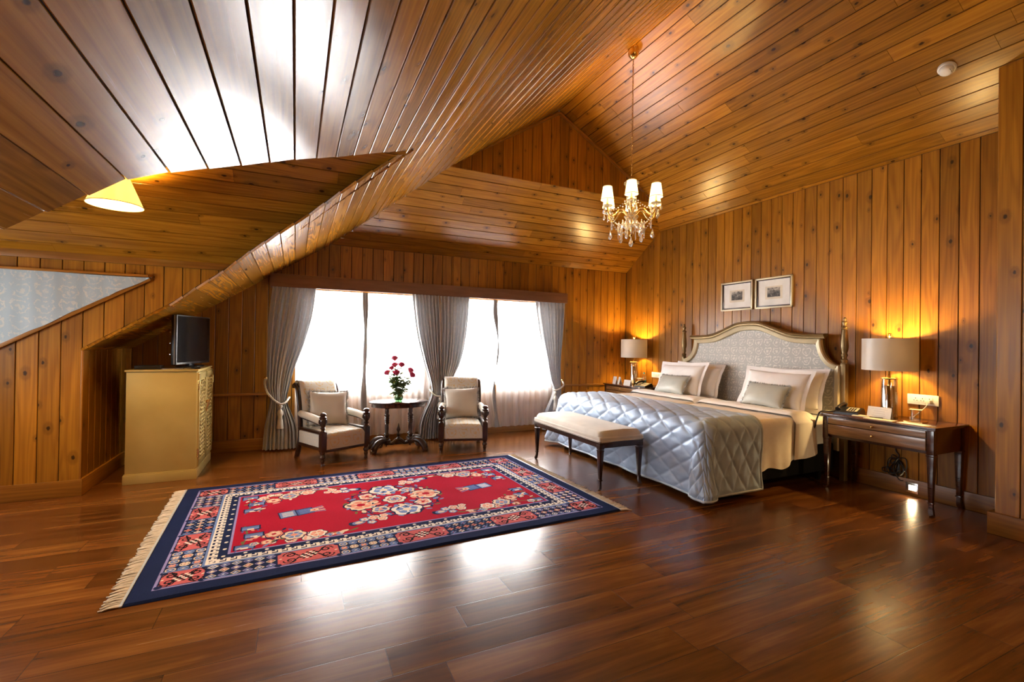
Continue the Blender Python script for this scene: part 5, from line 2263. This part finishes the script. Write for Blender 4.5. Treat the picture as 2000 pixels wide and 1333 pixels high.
def book_motif(x, y, d):
    c, s = math.cos(d), math.sin(d)
    for sx, c1, c2 in ((-.1, NAVY, LBLUE), (.02, NAVY, MID)):
        pts = [(sx - .05, -.06), (sx + .06, -.045), (sx + .06, .075), (sx - .05, .06)]
        w = win(x, y, .2)
        a = (XX[w] - x) * c + (YY[w] - y) * s
        b = -(XX[w] - x) * s + (YY[w] - y) * c
        put((np.abs(a - sx) < .065) & (np.abs(b - .1 * (a - sx)) < .07), c1, w)
        put((np.abs(a - sx) < .056) & (np.abs(b - .1 * (a - sx)) < .061), c2, w)
        put((np.abs(a - sx) < .04) & (np.abs((b * 40) % 1 - .5) < .22) & (np.abs(b) < .05), WHITE if sx < 0 else LBLUE, w)
    T = lambda a, b: (x + a * c - b * s, y + a * s + b * c)
    for k in range(5):
        stroke([T(.06, -.04 + k * .018), T(.16, -.06 + k * .03)], .012, CREAM if k % 2 else LBLUE)
    flower(*T(.09, .0), .034, 5, (CREAM, SALMON, RED))


book_motif(-.72, .0, .12)
book_motif(.74, .02, PI + .12)
vase_motif(.32, -.44, .2)
vase_motif(-.3, -.4, .25)
vase_motif(.3, .46, PI + .2)
vase_motif(-.34, .42, PI - .2)
# corner sprays
for sx in (-1, 1):
    for sy in (-1, 1):
        rr_ = random.Random(3 * sx + sy + 9)
        K = lambda a, b: (sx * (fx - 1.22 * a), sy * (fy - 1.2 * b))
        stroke([K(.04, .04), K(.2, .08), K(.42, .07), K(.6, .04)], .012, OLIVE)
        stroke([K(.04, .04), K(.07, .2), K(.05, .36)], .012, OLIVE)
        for a, b in ((.06, .05), (.1, .2), (.08, .32)):       # blue vessels and stands by the short side
            x, y = K(a, b)
            rect(x - .062, y - .04, x + .062, y + .04, NAVY)
            rect(x - .052, y - .03, x + .052, y + .03, LBLUE)
            rect(x - .02, y - .034, x + .02, y - .012, WHITE)
            rect(x - .05, y + .012, x + .05, y + .02, MID)
            stroke([(x - .045, y - .04), (x - .05, y - .065)], .01, MID)
            stroke([(x + .045, y - .04), (x + .05, y - .065)], .01, MID)
        for k in range(16):
            a = .1 + .45 * rr_.random() ** 1.1
            b = .03 + max(0, (.42 - a)) * .6 * rr_.random()
            flower(*K(a, b), rr_.uniform(.026, .042), 5, rr_.choice([(WHITE, SALMON, CREAM), (CREAM, LBLUE, SALMON), (SALMON, CREAM, RED)]), k)
        for k in range(44):
            a = .03 + .52 * rr_.random()
            b = .02 + max(.02, (.5 - a)) * .85 * rr_.random()
            disc(*K(a, b), rr_.uniform(.016, .03), rr_.choice([OLIVE, CREAM, LBLUE, NAVY, SALMON, WHITE, MID]), rr_.uniform(.007, .012), rr_.uniform(0, 3))
        flower(*K(.3, .11), .08, 6, (CREAM, LBLUE, SALMON), 1)
        flower(*K(.42, .08), .065, 6, (WHITE, SALMON, CREAM), 2)
        flower(*K(.2, .17), .06, 6, (SALMON, CREAM, RED), 2.4)
        disc(*K(.56, .05), .034, CREAM, .016, .3 * sx * sy)
        disc(*K(.48, .035), .024, LBLUE, .012, -.4)
        disc(*K(.62, .05), .03, OLIVE, .012, .5 * sx * sy)

rng = np.random.default_rng(3)
IMG *= (1 + rng.normal(0, .06, IMG.shape[:2]))[..., None]
IMG *= (1 + .07 * np.sin(XX * 9 + 2 * np.sin(YY * 5)) * np.sin(YY * 7 + 1))[..., None]
rug = thing('rug', 'red and navy patterned wool rug with a round flower medallion on the wooden floor', 'rug', (.785, 4.01, 0), math.radians(2.4))
me = bpy.data.meshes.new('pile')
h = .013 + .0012 * np.sin(XX * 13) * np.sin(YY * 11)
edge_d = np.minimum(hx - np.abs(XX), hy - np.abs(YY))
h = np.where(edge_d < .008, .006, h)
h = np.where(edge_d < .002, .001, h)
co = np.stack([XX, YY, h], -1).reshape(-1, 3).astype(np.float32)
me.vertices.add(len(co))
me.vertices.foreach_set('co', co.ravel())
W1_ = nxr + 1
ii, jj = np.meshgrid(np.arange(nyr), np.arange(nxr), indexing='ij')
q = np.stack([ii * W1_ + jj, ii * W1_ + jj + 1, (ii + 1) * W1_ + jj + 1, (ii + 1) * W1_ + jj], -1).reshape(-1, 4).astype(np.int32)
me.loops.add(q.size)
me.loops.foreach_set('vertex_index', q.ravel())
me.polygons.add(len(q))
me.polygons.foreach_set('loop_start', np.arange(0, q.size, 4, dtype=np.int32))
me.update(calc_edges=True)
ca = me.attributes.new('weave', 'FLOAT_COLOR', 'POINT')
ca.data.foreach_set('color', np.concatenate([IMG, np.ones(IMG.shape[:2] + (1,))], -1).clip(0, 1).astype(np.float32).ravel())
me.validate()
m, nt, b, out = newmat('woven_rug_pile')
at_ = N(nt, 'Attribute', attribute_name='weave')
tc = N(nt, 'TexCoord').outputs['Object']
lk(nt, mixc(nt, mth(nt, 'MULTIPLY', noise(nt, tc, 500, 2), .25), at_.outputs['Color'], (.0, .0, .0)), b.inputs['Base Color'])
b.inputs['Roughness'].default_value = .95
b.inputs['Specular IOR Level'].default_value = .04
bump(nt, b, noise(nt, tc, 420, 2), .5, .004)
me.materials.append(m)
o = bpy.data.objects.new('pile', me)
C.objects.link(o)
o.parent = rug
for s in (-1, 1):
    bm = nb()
    rf = random.Random(20 + s)
    nfr = 260
    for k in range(nfr):
        y = -hy + RGH * (k + .5) / nfr
        a = rf.uniform(-.35, .35) - .15
        L = .085 * rf.uniform(.85, 1.1)
        pts = [(s * (hx - .004), y, .006), (s * (hx + L * .5), y + L * .4 * a + rf.uniform(-.003, .003), .008), (s * (hx + L), y + L * a, .004)]
        tube(bm, spline(pts, 3), .0034, 5)
    link('fringe', bm, MAT['fringe'], rug, 180)
    bm = nb()
    box(bm, (s * (hx + .003), 0, .006), (.012, RGH, .008), .002)
    link('selvedge', bm, MAT['quilt_edge'], rug)

# ================================================================ GOLD CABINET AND TELEVISION
cx0, cx1, cy0, cy1, cz = -1.415, -.85, 5.35, 6.17, 1.055
cab = thing('cabinet', 'gold painted cabinet with carved doors in the niche under the sloping roof', 'cabinet', ((cx0 + cx1) / 2, (cy0 + cy1) / 2, 0))
cO = cab.location.copy()
cwx, cwy = cx1 - cx0, cy1 - cy0
bm = nb()
box(bm, (0, 0, cz / 2 + .03), (cwx - .02, cwy - .02, cz - .1), .004)
link('body', bm, MAT['gold_paint'], cab, 40)
bm = nb()
box(bm, (0, 0, .042), (cwx + .006, cwy + .006, .084), .004)
box(bm, (0, 0, .088), (cwx - .004, cwy - .004, .01), .003)
link('plinth', bm, MAT['gold_paint'], cab, 40)
bm = nb()
box(bm, (0, 0, cz - .009), (cwx + .004, cwy + .004, .018), .004)
link('top', bm, MAT['gold_paint'], cab, 40)
for k, s in enumerate((-1, 1)):
    yc = s * (cwy / 4 - .003)
    wd = cwy / 2 - .012
    X = cwx / 2 - .004
    bm = nb()
    z0, z1 = .105, cz - .03
    box(bm, (X, yc, (z0 + z1) / 2), (.018, wd, z1 - z0), .003)
    for c, sz in (((X + .011, yc - wd / 2 + .03, (z0 + z1) / 2), (.012, .05, z1 - z0 - .02)), ((X + .011, yc + wd / 2 - .03, (z0 + z1) / 2), (.012, .05, z1 - z0 - .02)),
                  ((X + .011, yc, z0 + .04), (.012, wd - .02, .06)), ((X + .011, yc, z1 - .04), (.012, wd - .02, .06))):
        box(bm, c, sz, .004)
    d = link('door', bm, MAT['gold_paint'], cab, 40)
    bm = nb()
    for i in range(20):            # carved wave rows
        z = z0 + .1 + (z1 - z0 - .2) * i / 19
        tube(bm, [(X + .011, yc - wd * .3 + wd * .6 * t / 12, z + .012 * math.sin(t * PI / 2 + i)) for t in range(13)], .009, 6)
    link('carved_panel', bm, MAT['gold_paint'], d, 180)
    bm = nb()
    for z in (z0 + .14, z1 - .12):
        lathe(bm, [(.008, -.045), (.009, -.04), (.009, .04), (.008, .045)], (X + .012, yc + s * (wd / 2 + .004), z), 10)
        for q in (-.03, -.01, .01, .03):
            lathe(bm, [(.0105, q - .006), (.0105, q + .006)], (X + .012, yc + s * (wd / 2 + .004), z), 10)
    link('hinge', bm, MAT['brass'], d, 50)
    bm = nb()
    tube(bm, [(X + .03 + .012 * math.sin(a), -s * -.022 + s * .018 * math.cos(a) * 1.0, .66 + .07 * math.cos(a * 1.0) * 1.0 if False else .66 + .06 * math.sin(a)) for a in [i * 2 * PI / 20 for i in range(20)]], .0055, 6, closed=True)
    lathe(bm, [(.014, 0), (.012, .012), (.004, .02)], (0, 0, 0), 12, Matrix.Translation((X + .014, s * .022, .7)) @ Matrix.Rotation(PI / 2, 4, 'Y'))
    link('handle', bm, MAT['brass'], d, 60)

# television: thin screen facing the room, seen almost edge-on
tvn, tvf = V((-1.10, 5.56, 0)), V((-.905, 6.14, 0))
dv = (tvf - tvn)
tv = thing('television', 'black flat television standing on the gold cabinet, turned edge-on to the room', 'television', ((tvn + tvf) / 2) + V((0, 0, cz)), math.atan2(dv.y, dv.x))
tw = dv.length
bm = nb()
box(bm, (0, -.012, .285), (tw, .05, .5), .006)
box(bm, (0, .02, .28), (tw * .7, .04, .32), .012)
link('housing', bm, MAT['black_plastic'], tv, 40)
bm = nb()
box(bm, (0, -.0385, .29), (tw - .03, .004, .465))
link('screen', bm, MAT['screen'], tv)
bm = nb()
box(bm, (-tw / 2 - .001, -.018, .285), (.004, .012, .49), .002)
link('side_trim', bm, MAT['sheer_hem'], tv)
bm = nb()
for z in (.14, .25, .36, .47):
    lathe(bm, [(.005, 0), (.004, .004)], (0, 0, 0), 10, Matrix.Translation((-tw / 2 - .001, .02, z)) @ Matrix.Rotation(-PI / 2, 4, 'Y'))
link('side_screw', bm, MAT['silver'], tv)
bm = nb()
box(bm, (0, .0, .05), (.09, .04, .09), .006)
oval(bm, .2, .1, .001, .016, 32)
link('stand', bm, MAT['black_plastic'], tv, 40)
bm = nb()
box(bm, (0, 0, .018), (.2, .14, .036), .004)
o = link('set_top_box', bm, MAT['black_plastic'], None, 40, (-1.27, 5.52, cz))
tag(o, 'flat black box on the left of the gold cabinet top', 'box')
bm = nb()
box(bm, (0, 0, .004), (.16, .06, .008), .003)
o = link('tray', bm, MAT['silver'], None, 40, (-1.06, 5.42, cz))
tag(o, 'small silver tray at the front edge of the gold cabinet top', 'tray')
bm = nb()
box(bm, (0, 0, .01), (.05, .17, .02), .006)
o = link('remote_control', bm, MAT['black_plastic'], None, 40, (-.9, 5.53, cz))
o.rotation_euler = (0, 0, .35)
tag(o, 'black remote control lying on the gold cabinet near its doors', 'remote control')

# ================================================================ CHANDELIER
CH = V((3.1, 3.81, 0))
ch = thing('chandelier', 'six arm crystal chandelier with lit cream shades hanging from the ridge', 'chandelier', (CH.x, CH.y, 4.41))
Z0 = 4.41
L = lambda z: z - Z0
bm = nb()
lathe(bm, [(.004, -.115), (.02, -.108), (.045, -.085), (.055, -.055), (.05, -.03), (.058, -.02), (.058, .0)], (0, 0, 0), 28)
link('canopy', bm, MAT['brass'], ch, 50)
bm = nb()
n = 0
z = L(3.09)
while z < -.115:                      # chain links, alternately turned
    a = n % 2 * PI / 2
    tube(bm, [(.008 * math.cos(k * PI / 4) * math.cos(a), .008 * math.cos(k * PI / 4) * math.sin(a), z + .017 + .017 * math.sin(k * PI / 4)) for k in range(8)], .0022, 5, closed=True)
    z += .028
    n += 1
tube(bm, [(.004 * math.sin(k * .8), .004 * math.cos(k * .8), L(3.09) + (Z0 - .115 - 3.09) * k / 40) for k in range(41)], .0022, 5)
link('chain', bm, MAT['brass'], ch, 180)
bm = nb()
lathe(bm, [(.004, L(2.46)), (.012, L(2.47)), (.02, L(2.49)), (.012, L(2.51)), (.03, L(2.54)), (.036, L(2.57)), (.02, L(2.6)), (.012, L(2.62)), (.012, L(2.74)), (.02, L(2.76)), (.012, L(2.79)),
           (.012, L(2.98)), (.022, L(3.0)), (.014, L(3.02)), (.008, L(3.06)), (.008, L(3.09))], (0, 0, 0), 18)
link('column', bm, MAT['brass'], ch, 60)
bm = nb()
lathe(bm, [(.012, L(2.62)), (.055, L(2.64)), (.075, L(2.67)), (.05, L(2.7)), (.03, L(2.73)), (.05, L(2.77)), (.04, L(2.82)), (.02, L(2.86))], (0, 0, 0), 12)
link('crystal_bowl', bm, MAT['crystal'], ch)
bm = nb()
for k in range(10):                   # crown of glass leaves at the top
    a = k * PI / 5
    tube(bm, [(.02 * math.cos(a), .02 * math.sin(a), L(3.0)), (.05 * math.cos(a), .05 * math.sin(a), L(3.035)), (.066 * math.cos(a), .066 * math.sin(a), L(3.02)), (.072 * math.cos(a), .072 * math.sin(a), L(3.0))], [.008, .012, .012, .006], 6)
link('crown', bm, MAT['crystal'], ch)


def drop_bm(bm, c, sz=1.0, long=False):
    x, y, z = c
    if long:
        lathe(bm, [(.003, 0), (.006, -.012), (.003, -.022), (.007, -.035), (.006, -.09), (.001, -.105)], (x, y, z), 6)
    else:
        lathe(bm, [(.002, .0), (.006, -.008), (.003, -.016), (.006, -.02), (.014 * sz, -.042 * sz), (.017 * sz, -.056 * sz), (.012 * sz, -.07 * sz), (.003, -.078 * sz)], (x, y, z), 8)


drops = []
base_a = math.atan2(-CH.y, -CH.x)
AR = .272
for k in range(6):
    a = base_a + k * PI / 3
    c, s = math.cos(a), math.sin(a)
    P2 = lambda r, z: (r * c, r * s, L(z))
    bm = nb()
    tube(bm, spline([P2(.015, 2.66), P2(.06, 2.70), P2(.1, 2.74), P2(.14, 2.73), P2(.18, 2.68), P2(.225, 2.655), P2(.262, 2.69), P2(AR, 2.745)], 6), .0075, 8)
    link('arm', bm, MAT['brass'], ch, 180)
    bm = nb()
    lathe(bm, [(.008, .0), (.03, .004), (.046, .014), (.05, .022), (.03, .016), (.01, .016)], P2(AR, 2.74), 16)
    link('drip_pan', bm, MAT['crystal'], ch)
    bm = nb()
    lathe(bm, [(.011, .015), (.011, .09), (.006, .095)], P2(AR, 2.74), 12)
    link('candle', bm, MAT['brass'], ch, 60)
    bm = nb()
    lathe(bm, [(.064, 2.815 - Z0), (.044, 2.955 - Z0), (.0425, 2.955 - Z0), (.0625, 2.815 - Z0), (.064, 2.815 - Z0)], (AR * c, AR * s, 0), 32, cap=False)
    sh = link('lamp_shade', bm, MAT['candle_shade'], ch, 60)
    for z, r in ((2.819, .0648), (2.951, .0452)):
        bm = nb()
        tube(bm, [(AR * c + r * math.cos(i * PI / 12), AR * s + r * math.sin(i * PI / 12), L(z)) for i in range(24)], .003, 5, closed=True)
        link('shade_piping', bm, MAT['gold_wood'], sh)
    bm = nb()
    lathe(bm, [(.008, .095), (.016, .115), (.017, .13), (.009, .155), (.002, .17)], P2(AR, 2.74), 10)
    link('bulb', bm, MAT['bulb'], ch)
    light('chandelier_bulb', 'POINT', CH + V((AR * c, AR * s, 2.885)), 26, WARM, .02)
    for j in range(4):
        b_ = a + j * PI / 2 + .4
        drops.append(((AR * c + .047 * math.cos(b_), AR * s + .047 * math.sin(b_), L(2.752)), .85, j == 1))
    # beads strung from arm to arm and back to the column
    a2 = a + PI / 3
    bm = nb()
    for i in range(15):
        t = i / 14
        r = .225
        x, y = r * (c * (1 - t) + math.cos(a2) * t), r * (s * (1 - t) + math.sin(a2) * t)
        lathe(bm, [(.002, -.009), (.008, -.005), (.0095, 0), (.008, .005), (.002, .009)], (x, y, L(2.65 - .1 * 4 * t * (1 - t))), 7)
    for i in range(9):
        t = i / 8
        lathe(bm, [(.002, -.008), (.007, -.004), (.0085, 0), (.007, .004), (.002, .008)], ((.05 + .2 * t) * c, (.05 + .2 * t) * s, L(2.86 - .14 * t - .16 * t * (1 - t))), 7)
    link('bead_string', bm, MAT['crystal'], ch)
    am = a + PI / 6
    drops.append(((.21 * math.cos(am), .21 * math.sin(am), L(2.54)), 1.25, False))
    drops.append(((.15 * c, .15 * s, L(2.56)), 1.0, True))
    drops.append(((.09 * math.cos(am), .09 * math.sin(am), L(2.55)), 1.15, k % 2 == 0))
drops.append(((0, 0, L(2.47)), 1.4, False))
for k in range(12):
    a = k * PI / 6 + .2
    drops.append(((.06 * math.cos(a), .06 * math.sin(a), L(2.63)), 1.05, k % 3 == 0))
    drops.append(((.13 * math.cos(a), .13 * math.sin(a), L(2.62)), 1.1, k % 3 == 1))
for c, sz, lg in drops:
    bm = nb()
    drop_bm(bm, c, sz, lg)
    link('crystal_drop', bm, MAT['crystal'], ch)

# smoke detector on the right slope
sd = thing('smoke_detector', 'round white smoke detector on the sloping ceiling, near the right wall', 'smoke detector', (4.55, 1.85, zr(4.55) - .001))
Rm = V((-KR, 0, -1)).to_track_quat('Z', 'Y').to_matrix().to_4x4()
bm = nb()
lathe(bm, [(.058, 0), (.058, .012), (.052, .02)], (0, 0, 0), 32, Rm)
link('mounting_ring', bm, MAT['white_plastic'], sd, 40)
bm = nb()
lathe(bm, [(.046, .02), (.046, .03), (.04, .042), (.03, .048), (.005, .05)], (0, 0, 0), 32, Rm)
link('sensor_dome', bm, MAT['white_plastic'], sd, 50)
bm = nb()
box(bm, (.03, 0, .0455), (.006, .03, .003), 0, Rm)
link('vent', bm, MAT['black_plastic'], sd)

# pendant lamp in the dormer
PL = V((-1.16, 4.12, 0))
pl = thing('pendant_lamp', 'lit yellow conical pendant lampshade hanging inside the dormer', 'lamp', (PL.x, PL.y, 2.275))
bm = nb()
lathe(bm, [(.16, .0), (.078, .2), (.076, .2), (.158, .0), (.16, .0)], (0, 0, 0), 48, cap=False)
sh = link('lamp_shade', bm, MAT['pendant_shade'], pl, 60)
bm = nb()
tube(bm, [(.1605 * math.cos(i * PI / 20), .1605 * math.sin(i * PI / 20), .003) for i in range(40)], .0025, 5, closed=True)
link('shade_piping', bm, MAT['gold_wood'], sh)
bm = nb()
ztop = EAVE + (DY1 - PL.y) / (DY1 - DYM) * (DZR - EAVE) - 2.275
lathe(bm, [(.004, .14), (.016, .15), (.016, .2), (.006, .21), (.004, ztop - .03), (.04, ztop - .02), (.045, ztop + .01)], (0, 0, 0), 12)
for k in range(3):
    a = k * 2 * PI / 3
    tube(bm, [(0, 0, .19), (.077 * math.cos(a), .077 * math.sin(a), .198)], .002, 5)
link('cord_and_socket', bm, MAT['brass'], pl, 60)
bm = nb()
lathe(bm, [(.012, .15), (.02, .13), (.024, .11), (.018, .09), (.004, .082)], (0, 0, 0), 14)
link('bulb', bm, MAT['bulb'], pl, 60)
light('pendant_bulb', 'POINT', V((PL.x, PL.y, 2.275 + .165)), 210, WARM, .03)
